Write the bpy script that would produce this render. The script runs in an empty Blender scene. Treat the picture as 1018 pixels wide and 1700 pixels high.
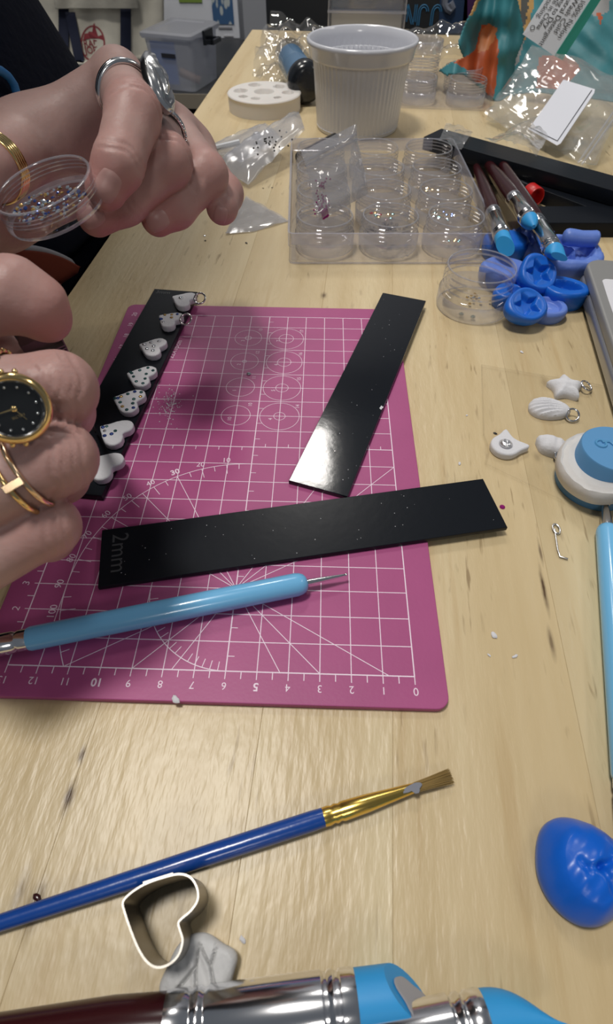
import bpy, bmesh, math, random
import numpy as np
from mathutils import Matrix, Vector
random.seed(7); RNG = np.random.default_rng(7)
S = bpy.context.scene
COL = S.collection

# ------------------------------------------------------------------ camera
CAM = np.array([-.0329847, -.0638523, .1679125])
FW = np.array([-.01480174, .61457222, -.78872168]); DN = np.array([.02469145, -.78834289, -.61474045]); RT = np.array([.99958553, .02857391, .00350583])
FPX = 886.92
cd = bpy.data.cameras.new('camera'); cam = bpy.data.objects.new('camera', cd); COL.objects.link(cam)
cd.sensor_fit = 'VERTICAL'; cd.sensor_height = 24; cd.lens = FPX / 1700 * 24; cd.clip_start = .01; cd.clip_end = 50
cam.matrix_world = Matrix(((RT[0], -DN[0], -FW[0], CAM[0]), (RT[1], -DN[1], -FW[1], CAM[1]), (RT[2], -DN[2], -FW[2], CAM[2]), (0, 0, 0, 1)))
cd.dof.use_dof = True; cd.dof.focus_distance = .22; cd.dof.aperture_fstop = 16
S.camera = cam

# ------------------------------------------------------------------ world, lamps, exposure
w = bpy.data.worlds.new('world'); S.world = w; w.use_nodes = True
w.node_tree.nodes['Background'].inputs[0].default_value = (.80, .88, 1, 1)
w.node_tree.nodes['Background'].inputs[1].default_value = .17
def lamp(name, loc, sx, sy, power, rot=(0, 0, 0), col=(1, .96, .9)):
    l = bpy.data.lights.new(name, 'AREA'); l.shape = 'RECTANGLE'; l.size = sx; l.size_y = sy; l.energy = power; l.color = col
    o = bpy.data.objects.new(name, l); COL.objects.link(o); o.location = loc; o.rotation_euler = rot
    return o
# rows of ceiling panels over the workroom, the last lamp an added background fill
lamp('ceiling_or_fill_lamp', (-.10, 1.92, 1.9), .26, .42, 17)
lamp('ceiling_or_fill_lamp', (-.42, .24, 1.9), .34, .34, 32)
lamp('ceiling_or_fill_lamp', (1.9, .9, 1.9), .3, 1.2, 15)
lamp('ceiling_or_fill_lamp', (.25, -2.3, 1.9), .4, .8, 18)
lamp('ceiling_or_fill_lamp', (.9, 3.2, 1.9), .3, 1.2, 30)
lamp('ceiling_or_fill_lamp', (-.9, 1.6, 1.9), .3, .9, 15)  # added fill to brighten the things behind the table
S.view_settings.view_transform = 'Standard'; S.view_settings.look = 'None'; S.view_settings.gamma = 1; S.view_settings.use_curve_mapping = False
S.view_settings.exposure = -.5
S.cycles.transparent_max_bounces = 40; S.cycles.max_bounces = 10; S.cycles.caustics_reflective = False; S.cycles.caustics_refractive = False
S.cycles.sample_clamp_indirect = 4

# ------------------------------------------------------------------ helpers
def ray(x, y): return FW + (x - 509) / FPX * RT + (y - 850) / FPX * DN
def P(x, y, z=0.):                       # the point of the plane at height z seen at x, y of the photograph
    r = ray(x, y); return CAM + (z - CAM[2]) / r[2] * r
def Q(x, y, d): return CAM + d * ray(x, y)    # the same at a measured distance
def V(*a): return np.array(a, float)
def nrm(a): a = np.asarray(a, float); return a / np.linalg.norm(a)
def frame(o, x, z=(0, 0, 1)):            # matrix with X axis along x, Z near z
    x = nrm(x); y = nrm(np.cross(z, x)); z = np.cross(x, y)
    return Matrix([[x[0], y[0], z[0], o[0]], [x[1], y[1], z[1], o[1]], [x[2], y[2], z[2], o[2]], [0, 0, 0, 1]])
def loc(o): return Matrix.Translation(Vector([float(t) for t in o]))
def rotz(a): return Matrix.Rotation(a, 4, 'Z')
def MX(M, p):
    A = np.array(M); p = np.asarray(p, float); return p @ A[:3, :3].T + A[:3, 3]

class MB:
    def __init__(s): s.v = []; s.f = []; s.n = 0
    def add(s, v, f, M=None):
        v = np.asarray(v, float).reshape(-1, 3)
        if M is not None: v = MX(M, v)
        s.v.append(v); s.f += [tuple(int(i) + s.n for i in q) for q in f]; s.n += len(v); return s
    def mesh(s, name, sharp=40, smooth=True):
        me = bpy.data.meshes.new(name)
        me.from_pydata(np.concatenate(s.v).tolist(), [], s.f)
        if smooth:
            me.polygons.foreach_set('use_smooth', [True] * len(me.polygons))
            if sharp: me.set_sharp_from_angle(angle=math.radians(sharp))
            me.update(); nz = np.empty(len(me.polygons) * 3); me.polygons.foreach_get('normal', nz); me.polygons.foreach_set('use_smooth', (np.abs(nz[2::3]) < .9999).tolist())
        me.update(); return me
    def build(s, name, m, parent=None, M=None, sharp=40, smooth=True, m2=None, sel=None):
        o = link(name, s.mesh(name, sharp, smooth), m, parent, M)
        if m2 is not None:
            o.data.materials.append(m2); o.data.polygons.foreach_set('material_index', [int(bool(sel(i))) for i in range(len(o.data.polygons))])
        return o
        return link(name, s.mesh(name, sharp, smooth), m, parent, M)
def link(name, me, m, parent=None, M=None):
    o = bpy.data.objects.new(name, me); COL.objects.link(o)
    if m is not None and not me.materials: me.materials.append(m)
    if parent is not None: o.parent = parent
    if M is not None: o.matrix_local = M
    return o
def tag(o, label=None, cat=None, group=None, kind=None):
    for k, x in (('label', label), ('category', cat), ('group', group), ('kind', kind)):
        if x: o[k] = x
    return o
def T(name, label, cat, M=None, group=None):
    o = bpy.data.objects.new(name, None); COL.objects.link(o); o.empty_display_size = .01
    if M is not None: o.matrix_world = M
    return tag(o, label, cat, group)
def copy_tree(o, parent=None):
    c = o.copy(); COL.objects.link(c)
    if parent is not None: c.parent = parent; c.matrix_parent_inverse = o.matrix_parent_inverse
    for ch in list(o.children): copy_tree(ch, c)
    return c

# shapes: each returns (verts, faces)
def box(x0, x1, y0, y1, z0, z1):
    v = [(x, y, z) for z in (z0, z1) for y in (y0, y1) for x in (x0, x1)]
    return v, [(0, 2, 3, 1), (4, 5, 7, 6), (0, 1, 5, 4), (2, 6, 7, 3), (0, 4, 6, 2), (1, 3, 7, 5)]
def strips(rings, closed=True, cap0=True, cap1=True):
    n = len(rings[0]); v = np.concatenate([np.asarray(r, float) for r in rings]); f = []
    m = n if closed else n - 1
    for i in range(len(rings) - 1):
        a = i * n; b = a + n
        for j in range(m):
            k = (j + 1) % n; f.append((a + j, a + k, b + k, b + j))
    if cap0: f.append(tuple(range(n - 1, -1, -1)))
    if cap1: f.append(tuple(range((len(rings) - 1) * n, len(rings) * n)))
    return v, f
def lathe(prof, seg=48, cap0=True, cap1=True, wob=None):
    a = np.arange(seg) * 2 * np.pi / seg
    R = []
    for r, z in prof:
        rr = r * (1 if wob is None else wob(a, r, z)); R.append(np.c_[rr * np.cos(a), rr * np.sin(a), np.full(seg, z)])
    return strips(R, True, cap0, cap1)
def ins(o, d):
    o = np.asarray(o, float)
    e1 = o - np.roll(o, 1, 0); e2 = np.roll(o, -1, 0) - o
    n1 = np.c_[-e1[:, 1], e1[:, 0]] / (np.linalg.norm(e1, axis=1, keepdims=True) + 1e-12); n2 = np.c_[-e2[:, 1], e2[:, 0]] / (np.linalg.norm(e2, axis=1, keepdims=True) + 1e-12)
    n = n1 + n2; L = np.linalg.norm(n, axis=1, keepdims=True); n = n / np.maximum(L, .3)
    return o + n * d
def prism(out, z0, z1, bev=0, seg=3, bot=True):   # out counter-clockwise
    out = np.asarray(out, float); R = []
    def ring(d, z): R.append(np.c_[ins(out, d), np.full(len(out), z)])
    if bev:
        if bot:
            for i in range(seg): t = i / seg * np.pi / 2; ring(bev * (1 - np.sin(t)), z0 + bev * (1 - np.cos(t)))
            ring(0, z0 + bev)
        else: ring(0, z0)
        ring(0, z1 - bev)
        for i in range(1, seg + 1): t = i / seg * np.pi / 2; ring(bev * (1 - np.cos(t)), z1 - bev + bev * np.sin(t))
    else: ring(0, z0); ring(0, z1)
    return strips(R)
def rrect(x0, x1, y0, y1, r, n=5):
    o = []
    for cx, cy, a in ((x1 - r, y1 - r, 0), (x0 + r, y1 - r, 90), (x0 + r, y0 + r, 180), (x1 - r, y0 + r, 270)):
        for i in range(n + 1): t = math.radians(a + 90 * i / n); o.append((cx + r * math.cos(t), cy + r * math.sin(t)))
    return np.array(o)
def tube(pts, rad, seg=14, cap=True):
    pts = np.asarray(pts, float); n = len(pts); rad = np.full(n, rad) if np.isscalar(rad) else np.asarray(rad)
    t = np.gradient(pts, axis=0); t /= np.linalg.norm(t, axis=1, keepdims=True) + 1e-12
    u = np.cross(t[0], (0, 0, 1)); u = np.cross(t[0], (1, 0, 0)) if np.linalg.norm(u) < .1 else u
    a = np.arange(seg) * 2 * np.pi / seg; R = []
    for i in range(n):
        u = u - t[i] * (u @ t[i]); u /= np.linalg.norm(u); wv = np.cross(t[i], u)
        R.append(pts[i] + rad[i] * (np.cos(a)[:, None] * u + np.sin(a)[:, None] * wv))
    return strips(R, True, cap, cap)
def torus(R, r, n=28, m=10):
    a = np.arange(n) * 2 * np.pi / n; b = np.arange(m) * 2 * np.pi / m
    v = np.stack([np.outer(np.cos(a), R + r * np.cos(b)), np.outer(np.sin(a), R + r * np.cos(b)), np.outer(np.ones(n), r * np.sin(b))], -1).reshape(-1, 3)
    return v, [(i * m + j, ((i + 1) % n) * m + j, ((i + 1) % n) * m + (j + 1) % m, i * m + (j + 1) % m) for i in range(n) for j in range(m)]
def sphere(r, c=(0, 0, 0), n=16, m=10, sq=(1, 1, 1)):
    prof = [(max(1e-6, math.sin(math.pi * i / m)), -math.cos(math.pi * i / m)) for i in range(m + 1)]
    v, f = lathe(prof, n); return np.asarray(v) * np.asarray(sq) * r + np.asarray(c), f
def grid(fn, nu, nv):                    # fn(u, v) arrays -> xyz
    u, v = np.meshgrid(np.linspace(0, 1, nu), np.linspace(0, 1, nv), indexing='ij')
    p = np.stack(fn(u, v), -1).reshape(-1, 3)
    return p, [(i * nv + j, (i + 1) * nv + j, (i + 1) * nv + j + 1, i * nv + j + 1) for i in range(nu - 1) for j in range(nv - 1)]
_nz = [(RNG.normal(size=3), RNG.uniform(0, 6.28)) for _ in range(24)]
def noise3(p, s, o=0):                   # smooth sum of sines, -1..1
    p = np.asarray(p) * s; r = 0
    for k in range(8):
        d, ph = _nz[(k + o * 5) % 24]; r = r + np.sin(p @ d * (1 + .35 * k) + ph + o)
    return r / 4
def seg_d(p, a, b):
    ab = b - a; t = np.clip(((p - a) @ ab) / (ab @ ab), 0, 1); return np.linalg.norm(p - a - t[..., None] * ab, axis=-1)
def sd_poly(p, poly):                    # signed distance to a 2-D polygon
    poly = np.asarray(poly, float); d = np.full(p.shape[:-1], 1e9); ins_ = np.zeros(p.shape[:-1], bool)
    for a, b in zip(poly, np.roll(poly, -1, 0)):
        d = np.minimum(d, seg_d(p, a, b))
        c = ((a[1] > p[..., 1]) != (b[1] > p[..., 1])) & (p[..., 0] < (b[0] - a[0]) * (p[..., 1] - a[1]) / (b[1] - a[1] + 1e-15) + a[0]); ins_ ^= c
    return np.where(ins_, -d, d)
def heart(wd, n=44):                     # tip towards -x, width wd along y
    t = np.arange(n) * 2 * np.pi / n
    x = 16 * np.sin(t) ** 3; y = 13 * np.cos(t) - 5 * np.cos(2 * t) - 2 * np.cos(3 * t) - np.cos(4 * t)
    o = np.c_[(y + 2.5), -x] * wd / 32
    o = o if np.sum(o[:, 0] * np.roll(o[:, 1], -1) - o[:, 1] * np.roll(o[:, 0], -1)) > 0 else o[::-1]
    c = np.r_[o, o[:1]]; s = np.r_[0, np.cumsum(np.linalg.norm(np.diff(c, axis=0), axis=1))]; t = np.arange(n) / n * s[-1]
    return smooth_loop(np.c_[np.interp(t, s, c[:, 0]), np.interp(t, s, c[:, 1])], 3)
def star(r, q=.48, n=5, sub=4, rot=0):
    c = [((r if i % 2 == 0 else r * q) * math.cos(rot + math.pi * i / n), (r if i % 2 == 0 else r * q) * math.sin(rot + math.pi * i / n)) for i in range(2 * n)]
    o = []
    for a, b in zip(c, c[1:] + c[:1]):
        for k in range(sub): o.append((a[0] + (b[0] - a[0]) * k / sub, a[1] + (b[1] - a[1]) * k / sub))
    return np.array(o)
def smooth_loop(o, it=2):
    o = np.asarray(o, float)
    for _ in range(it): o = .25 * np.roll(o, 1, 0) + .5 * o + .25 * np.roll(o, -1, 0)
    return o
def lump(out, h, rnd=.35, top=None, rings=14, und=.5):
    # a soft disc: outline out (n, 2), height h, rounded rim; top(x, y) adds to the top's height
    out = np.asarray(out, float); c = out.mean(0); R = []
    for t in np.linspace(0, 1, 5): s = 1 - und * .25 * (1 - t) ** 2; R.append(np.c_[c + (out - c) * (s - .02), np.full(len(out), h * (1 - rnd) * t * .999)])
    for i in range(1, 6): a = i / 5 * np.pi / 2; s = 1 - rnd * .45 * (1 - np.cos(a)); R.append(np.c_[c + (out - c) * s, np.full(len(out), h * (1 - rnd + rnd * np.sin(a)))])
    s0 = 1 - rnd * .45
    for s in np.linspace(s0, .02, rings)[1:]: R.append(np.c_[c + (out - c) * s, np.full(len(out), h)])
    if top is not None:
        for i in range(6, len(R)): R[i][:, 2] += top(R[i][:, :2])
    return strips(R)
def blob(n=48, r=1, amp=.06, seed=0, ax=1.):
    a = np.arange(n) * 2 * np.pi / n; q = np.random.default_rng(seed); rr = np.full(n, float(r))
    for k in range(2, 6): rr += r * amp * q.normal() / k * 1.6 * np.cos(k * a + q.uniform(0, 6.28))
    return np.c_[rr * np.cos(a) * ax, rr * np.sin(a)]
def sstep(a, b, x): t = np.clip((x - a) / (b - a), 0, 1); return t * t * (3 - 2 * t)
_tc = {}
def text_geo(s, size, bold=False):
    k = (s, bold)
    if k not in _tc:
        c = bpy.data.curves.new('t', 'FONT'); c.body = s; c.align_x = 'CENTER'; c.align_y = 'CENTER'; c.resolution_u = 3
        if bold: c.offset = .025
        o = bpy.data.objects.new('t', c); me = bpy.data.meshes.new_from_object(o)
        _tc[k] = (np.array([tuple(q.co) for q in me.vertices]).reshape(-1, 3), [tuple(p.vertices) for p in me.polygons])
        bpy.data.objects.remove(o); bpy.data.curves.remove(c); bpy.data.meshes.remove(me)
    v, f = _tc[k]; return v * (size, size, 1), f

# ------------------------------------------------------------------ materials
def lin(h):
    c = [int(h[i:i + 2], 16) / 255 for i in (0, 2, 4)]
    return tuple(x / 12.92 if x < .04045 else ((x + .055) / 1.055) ** 2.4 for x in c) + (1,)
def mat(name, col, rough=.5, metal=0., spec=.5, bump=0, bscale=200, var=0, vscale=60, sss=0, coat=0, stretch=None):
    m = bpy.data.materials.new(name); m.use_nodes = True; nt = m.node_tree; b = nt.nodes['Principled BSDF']
    c = lin(col) if isinstance(col, str) else tuple(col) + (1,)
    b.inputs['Base Color'].default_value = c; b.inputs['Roughness'].default_value = rough; b.inputs['Metallic'].default_value = metal
    b.inputs['Specular IOR Level'].default_value = spec
    if coat: b.inputs['Coat Weight'].default_value = coat; b.inputs['Coat Roughness'].default_value = .05
    if sss: b.inputs['Subsurface Weight'].default_value = sss; b.inputs['Subsurface Radius'].default_value = (1, .4, .25); b.inputs['Subsurface Scale'].default_value = .002
    def nz(scale, det=4):
        tc = nt.nodes.new('ShaderNodeTexCoord'); n = nt.nodes.new('ShaderNodeTexNoise'); n.inputs['Scale'].default_value = scale; n.inputs['Detail'].default_value = det
        if stretch:
            mp = nt.nodes.new('ShaderNodeMapping'); mp.inputs['Scale'].default_value = stretch; nt.links.new(tc.outputs['Object'], mp.inputs['Vector']); nt.links.new(mp.outputs[0], n.inputs['Vector'])
        else: nt.links.new(tc.outputs['Object'], n.inputs['Vector'])
        return n
    if bump:
        bp = nt.nodes.new('ShaderNodeBump'); bp.inputs['Strength'].default_value = 1; bp.inputs['Distance'].default_value = bump
        nt.links.new(nz(bscale).outputs['Fac'], bp.inputs['Height']); nt.links.new(bp.outputs[0], b.inputs['Normal'])
    if var:
        r = nt.nodes.new('ShaderNodeValToRGB'); r.color_ramp.elements[0].position = .3; r.color_ramp.elements[1].position = .7
        r.color_ramp.elements[0].color = tuple(x * (1 - var) for x in c[:3]) + (1,); r.color_ramp.elements[1].color = tuple(min(1, x * (1 + var)) for x in c[:3]) + (1,)
        nt.links.new(nz(vscale).outputs['Fac'], r.inputs[0]); nt.links.new(r.outputs[0], b.inputs['Base Color'])
    return m
def clear(name, tint=(1, 1, 1), base=.05, edge=.55, rough=.04, haze=0., hcol=(.8, .82, .85), bump=0, bscale=80):
    m = bpy.data.materials.new(name); m.use_nodes = True; nt = m.node_tree; nt.nodes.remove(nt.nodes['Principled BSDF']); out = nt.nodes['Material Output']
    tr = nt.nodes.new('ShaderNodeBsdfTransparent'); tr.inputs[0].default_value = tuple(tint) + (1,)
    gl = nt.nodes.new('ShaderNodeBsdfGlossy'); gl.inputs['Roughness'].default_value = rough
    lw = nt.nodes.new('ShaderNodeLayerWeight'); lw.inputs[0].default_value = .5
    pw = nt.nodes.new('ShaderNodeMath'); pw.operation = 'POWER'; pw.inputs[1].default_value = 3
    ml = nt.nodes.new('ShaderNodeMath'); ml.operation = 'MULTIPLY_ADD'; ml.inputs[1].default_value = edge; ml.inputs[2].default_value = base
    nt.links.new(lw.outputs['Facing'], pw.inputs[0]); nt.links.new(pw.outputs[0], ml.inputs[0])
    mx = nt.nodes.new('ShaderNodeMixShader'); nt.links.new(ml.outputs[0], mx.inputs[0]); nt.links.new(gl.outputs[0], mx.inputs[2])
    src = tr.outputs[0]
    if haze:
        df = nt.nodes.new('ShaderNodeBsdfDiffuse'); df.inputs[0].default_value = tuple(hcol) + (1,)
        tl = nt.nodes.new('ShaderNodeBsdfTranslucent'); tl.inputs[0].default_value = tuple(hcol) + (1,)
        ad = nt.nodes.new('ShaderNodeMixShader'); ad.inputs[0].default_value = .4; nt.links.new(df.outputs[0], ad.inputs[1]); nt.links.new(tl.outputs[0], ad.inputs[2])
        mh = nt.nodes.new('ShaderNodeMixShader'); mh.inputs[0].default_value = haze; nt.links.new(tr.outputs[0], mh.inputs[1]); nt.links.new(ad.outputs[0], mh.inputs[2]); src = mh.outputs[0]
    nt.links.new(src, mx.inputs[1]); nt.links.new(mx.outputs[0], out.inputs[0])
    if bump:
        tc = nt.nodes.new('ShaderNodeTexCoord'); n = nt.nodes.new('ShaderNodeTexNoise'); n.inputs['Scale'].default_value = bscale; nt.links.new(tc.outputs['Object'], n.inputs['Vector'])
        bp = nt.nodes.new('ShaderNodeBump'); bp.inputs['Distance'].default_value = bump; nt.links.new(n.outputs['Fac'], bp.inputs['Height'])
        nt.links.new(bp.outputs[0], gl.inputs['Normal'])
    return m
def wood(name, knots=()):
    m = bpy.data.materials.new(name); m.use_nodes = True; nt = m.node_tree; b = nt.nodes['Principled BSDF']; N = nt.nodes.new; L = nt.links.new
    tc = N('ShaderNodeTexCoord'); oi = N('ShaderNodeObjectInfo')
    off = N('ShaderNodeVectorMath'); off.operation = 'SCALE'; off.inputs[0].default_value = (3, 7, 5); L(oi.outputs['Random'], off.inputs['Scale'])
    ad = N('ShaderNodeVectorMath'); L(tc.outputs['Object'], ad.inputs[0]); L(off.outputs[0], ad.inputs[1])
    def nz(sc, scale, det=4, rough=.55):
        mp = N('ShaderNodeMapping'); mp.inputs['Scale'].default_value = sc; L(ad.outputs[0], mp.inputs['Vector'])
        n = N('ShaderNodeTexNoise'); n.inputs['Scale'].default_value = scale; n.inputs['Detail'].default_value = det; n.inputs['Roughness'].default_value = rough; L(mp.outputs[0], n.inputs['Vector']); return n.outputs['Fac']
    def ramp(src, stops):
        r = N('ShaderNodeValToRGB'); e = r.color_ramp.elements
        while len(e) < len(stops): e.new(.5)
        for q, (p, c) in zip(e, stops): q.position = p; q.color = c
        L(src, r.inputs[0]); return r.outputs[0]
    def mix(a, bb, fac, mode='MIX'):
        x = N('ShaderNodeMix'); x.data_type = 'RGBA'; x.blend_type = mode
        if isinstance(fac, float): x.inputs[0].default_value = fac
        else: L(fac, x.inputs[0])
        for s, i in ((a, 6), (bb, 7)):
            if isinstance(s, tuple): x.inputs[i].default_value = s
            else: L(s, x.inputs[i])
        return x.outputs[2]
    base = ramp(nz((1, .09, 1), 42, 5), [(.3, lin('C2AE86')), (.5, lin('CDBB96')), (.72, lin('D6C7A4'))])
    tint = ramp(oi.outputs['Random'], [(0, (.93, .91, .87, 1)), (1, (1.03, 1.0, .96, 1))])
    c = mix(base, tint, 1.0, 'MULTIPLY')
    c = mix(c, lin('A8844E'), ramp(nz((1, .05, 1), 120, 3), [(.6, (0, 0, 0, 1)), (.78, (.45,) * 3 + (1,))]))
    g = ramp(nz((1, .13, 1), 420, 2, .5), [(.64, (0, 0, 0, 1)), (.74, (.6,) * 3 + (1,))])
    gm = ramp(nz((1, .5, 1), 30, 2), [(.42, (0, 0, 0, 1)), (.6, (1, 1, 1, 1))])
    gg = N('ShaderNodeMath'); gg.operation = 'MULTIPLY'; L(g, gg.inputs[0]); L(gm, gg.inputs[1])
    c = mix(c, lin('6E5230'), gg.outputs[0])
    for (x, y, rx, ry, k) in knots:
        sp = N('ShaderNodeMapping'); sp.vector_type = 'POINT'; sp.inputs['Scale'].default_value = (.5 / rx, .5 / ry, 0); sp.inputs['Location'].default_value = (-.5 * x / rx, -.5 * y / ry, 0); L(tc.outputs['Object'], sp.inputs['Vector'])
        ln = N('ShaderNodeVectorMath'); ln.operation = 'LENGTH'; L(sp.outputs[0], ln.inputs[0])
        nn = N('ShaderNodeMath'); nn.operation = 'MULTIPLY_ADD'; L(nz((1, .4, 1), 400, 2), nn.inputs[0]); nn.inputs[1].default_value = .45; L(ln.outputs['Value'], nn.inputs[2])
        c = mix(c, lin('4A3018'), ramp(nn.outputs[0], [(.36, (k,) * 3 + (1,)), (.6, (k * .35,) * 3 + (1,)), (.85, (0, 0, 0, 1))]))
    L(c, b.inputs['Base Color'])
    b.inputs['Roughness'].default_value = .36; b.inputs['Specular IOR Level'].default_value = .5
    h = N('ShaderNodeMath'); h.operation = 'ADD'; L(nz((1, .22, 1), 420, 3), h.inputs[0]); L(nz((1, .5, 1), 160, 2), h.inputs[1])
    bp = N('ShaderNodeBump'); bp.inputs['Distance'].default_value = .00026; L(h.outputs[0], bp.inputs['Height']); L(bp.outputs[0], b.inputs['Normal'])
    return m
M = {}
M['clay'] = mat('white_clay', (.66, .66, .69), .75, bump=.0002, bscale=900, spec=.25)
M['black'] = mat('black_plastic', (.012, .014, .018), .2, bump=.00004, bscale=260, spec=.55, var=.3, vscale=90)
M['silver'] = mat('silver', (.82, .82, .84), .16, 1)
M['oldsilver'] = mat('worn_silver', (.72, .72, .72), .2, 1, bump=.0001, bscale=300)
M['glossblack'] = mat('glossy_black_plastic', (.012, .014, .018), .09, bump=.00002, bscale=200, spec=.5)
M['satin'] = mat('satin_black', (.008, .010, .014), .3, bump=.00004, bscale=300, spec=.18)
M['gold'] = mat('gold', (.95, .68, .30), .15, 1)
M['rosegold'] = mat('pale_gold', (.92, .66, .42), .2, 1)
M['steel'] = mat('steel', (.55, .55, .56), .28, 1)
M['darksteel'] = mat('dark_steel', (.16, .13, .13), .35, .8)
M['ltblue'] = mat('light_blue_lacquer', (.18, .50, .82), .22, coat=.4)
M['dkblue'] = mat('blue_lacquer', (.006, .058, .30), .25, coat=.3, bump=.0001, bscale=200)
M['rubber'] = mat('blue_rubber', (.03, .33, .72), .5, sss=.1)
M['maroon'] = mat('maroon_lacquer', (.035, .006, .008), .22)
M['putty'] = mat('blue_putty', (.005, .115, .60), .3, bump=.0001, bscale=300, spec=.4)
M['moldblue'] = mat('blue_silicone', (.007, .13, .60), .38, bump=.0001, bscale=500)
M['moldpale'] = mat('periwinkle_silicone', (.13, .23, .66), .42, bump=.0001, bscale=500)
M['skin'] = None
M['jar'] = clear('clear_jar_plastic', (.994, .994, 1), .045, .38, .03)
M['edgeglint'] = clear('jar_edge_glint', (.93, .94, .99), .2, .6, .06, haze=.34, hcol=(.86, .88, .97))  # white haze put into rims and thread crests to stand for their highlights
M['traymat'] = clear('clear_tray_plastic', (.988, .988, 1), .02, .36, .05, haze=.03, hcol=(.84, .86, .98))
M['trayglint'] = clear('tray_edge_glint', (.92, .93, .99), .12, .6, .08, haze=.32, hcol=(.78, .80, .97))  # pale haze painted on lips and corners as the tray's bright edge lines
M['bag'] = clear('clear_bag_film', (.97, .97, .97), .09, .5, .1, haze=.17)
M['bagmilky'] = clear('milky_bag_film', (.95, .95, .97), .08, .45, .16, haze=.34, hcol=(.75, .77, .82))
M['film'] = clear('thin_film', (.995, .99, .98), .02, .4, .1, haze=.012)
M['bagsmall'] = clear('small_bag_film', (.96, .96, .97), .10, .5, .1, haze=.30, hcol=(.76, .76, .80))
M['gem'] = mat('rhinestone', (.75, .78, .8), .06, .85)
M['gemblue'] = mat('blue_rhinestone', (.05, .09, .3), .08, .5)
M['gemgold'] = mat('amber_rhinestone', (.6, .4, .15), .08, .6)
M['gemgreen'] = mat('green_rhinestone', (.05, .13, .13), .08, .5)
M['gempink'] = mat('magenta_rhinestone', (.35, .02, .2), .12, .3)
M['ink'] = mat('white_ink', (.86, .70, .82), .6)

# ------------------------------------------------------------------ the room
def PY(x, y, Y):                         # the point of the upright plane at distance Y
    r = ray(x, y); return CAM + (Y - CAM[1]) / r[1] * r
FLOOR = -.75
tag(MB().add(*box(-4, 4, -2.5, 4.2, FLOOR - .1, FLOOR)).build('floor', mat('floor_vinyl', (.045, .045, .05), .4, var=.2, vscale=4), smooth=False), kind='structure')
tag(MB().add(*box(-4, 4, 2.6, 2.7, FLOOR, 2.2)).build('wall_back', mat('grey_wall', (.30, .31, .34), .7, var=.06, vscale=3), smooth=False), kind='structure')

# ------------------------------------------------------------------ the worktable, glued up from pine boards
TA = -.0699
TM = loc((-.1945, 0, 0)) @ rotz(TA)
table = T('worktable', 'long pale varnished pine worktable glued up from narrow boards', 'table', TM)
kn = [(.0969, -.030, .0018, .0045, .9), (.0925, -.052, .002, .006, .55), (.0975, -.055, .003, .007, .6), (.0965, -.019, .0012, .003, .8), (.2415, .052, .0009, .011, .95), (.2405, .031, .0010, .006, .7), (.243, .068, .0007, .006, .7), (.1475, .238, .002, .004, .8), (.262, .170, .0022, .006, .35), (.252, .222, .002, .006, .35), (.16, .43, .002, .004, .6), (.205, .60, .003, .006, .5), (.25, .118, .002, .004, .3)]
M['wood'] = wood('varnished_pine', kn)
M['woodedge'] = mat('pine_edge', '8F7348', .5, var=.15, vscale=80)
seams = [0, .0475, .097, .1475, .1875, .244, .2945, .3445, .395, .445, .495, .555, .62, .68]
for a, b in zip(seams, seams[1:]):
    MB().add(*prism(rrect(a, b - .00004, -.34, .888, .0004, 2), -.028, 0, .0001, 1)).build('board', M['wood'], table)
MB().add(*box(.02, .66, -.30, -.28, -.11, -.0285)).add(*box(.02, .66, .84, .86, -.11, -.0285)).add(*box(.02, .04, -.28, .84, -.11, -.0285)).add(*box(.64, .66, -.28, .84, -.11, -.0285)).build('apron', M['woodedge'], table, smooth=False)
for x, y in ((.02, -.30), (.61, -.30), (.02, .81), (.61, .81)):
    MB().add(*prism(rrect(x, x + .05, y, y + .05, .004), FLOOR, -.0285, .001)).build('leg', M['woodedge'], table)

# ------------------------------------------------------------------ pink cutting mat with its printed rulers
MT = .0025
matroot = T('cutting_mat', 'pink self healing cutting mat with white grid, rulers and protractor', 'cutting mat')
MB().add(*prism(rrect(-.140, .010, -.010, .210, .0042, 6), .00002, MT, .0003, 2)).build('mat_sheet', mat('pink_vinyl', (.39, .078, .22), .45, bump=.00004, bscale=900, var=.05, vscale=40, spec=.4), matroot)
pr = MB(); ZP = MT + .00004
def uvp(u, v): return np.array([-u / 100, v / 100])
LZ = [0.]
def ln(a, b, wd=.00026):
    LZ[0] = (LZ[0] + 3.7e-7) % 2.6e-5; ZP = MT + .00004 + LZ[0]
    a, b = uvp(*a), uvp(*b); d = nrm(b - a); n = np.array([-d[1], d[0]]) * wd / 2
    pr.add([(*(a + n), ZP), (*(a - n), ZP), (*(b - n), ZP), (*(b + n), ZP)], [(0, 1, 2, 3)])
def arc(c, r, a0, a1, wd=.00026, n=60):
    p = [(c[0] + r * math.sin(math.radians(a0 + (a1 - a0) * i / n)), c[1] + r * math.cos(math.radians(a0 + (a1 - a0) * i / n))) for i in range(n + 1)]
    for a, b in zip(p, p[1:]): ln(a, b, wd)
for u in range(14): ln((u, 0), (u, 20), .0004 if u in (0, 13, 6) else .0003)
for v in range(21): ln((0, v), (13, v), .0004 if v in (0, 20, 10) else .0003)
for i in range(27): ln((i / 2, 0), (i / 2, -.26 if i % 2 == 0 else -.24), .0003)
for i in range(1, 41): ln((13, i / 2), (13 + (.24 if i % 2 else .16), i / 2), .0003)
for i in range(39): ln((6, .5 + i / 2), (5.77, .5 + i / 2), .00026)
for i in range(13): ln((i + .5, 10), (i + .5, 10.2 if i < 6 else 9.8), .00026)
arc((6, 3), 6, 0, 120, .0003); arc((6, 3), 3, 95, 180, .0003)
for k in range(1, 24):
    a = math.radians(5 * k); L = .5 if k % 2 == 0 else .28
    ln((6 + 6 * math.sin(a), 3 + 6 * math.cos(a)), (6 + (6 - L) * math.sin(a), 3 + (6 - L) * math.cos(a)))
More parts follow.
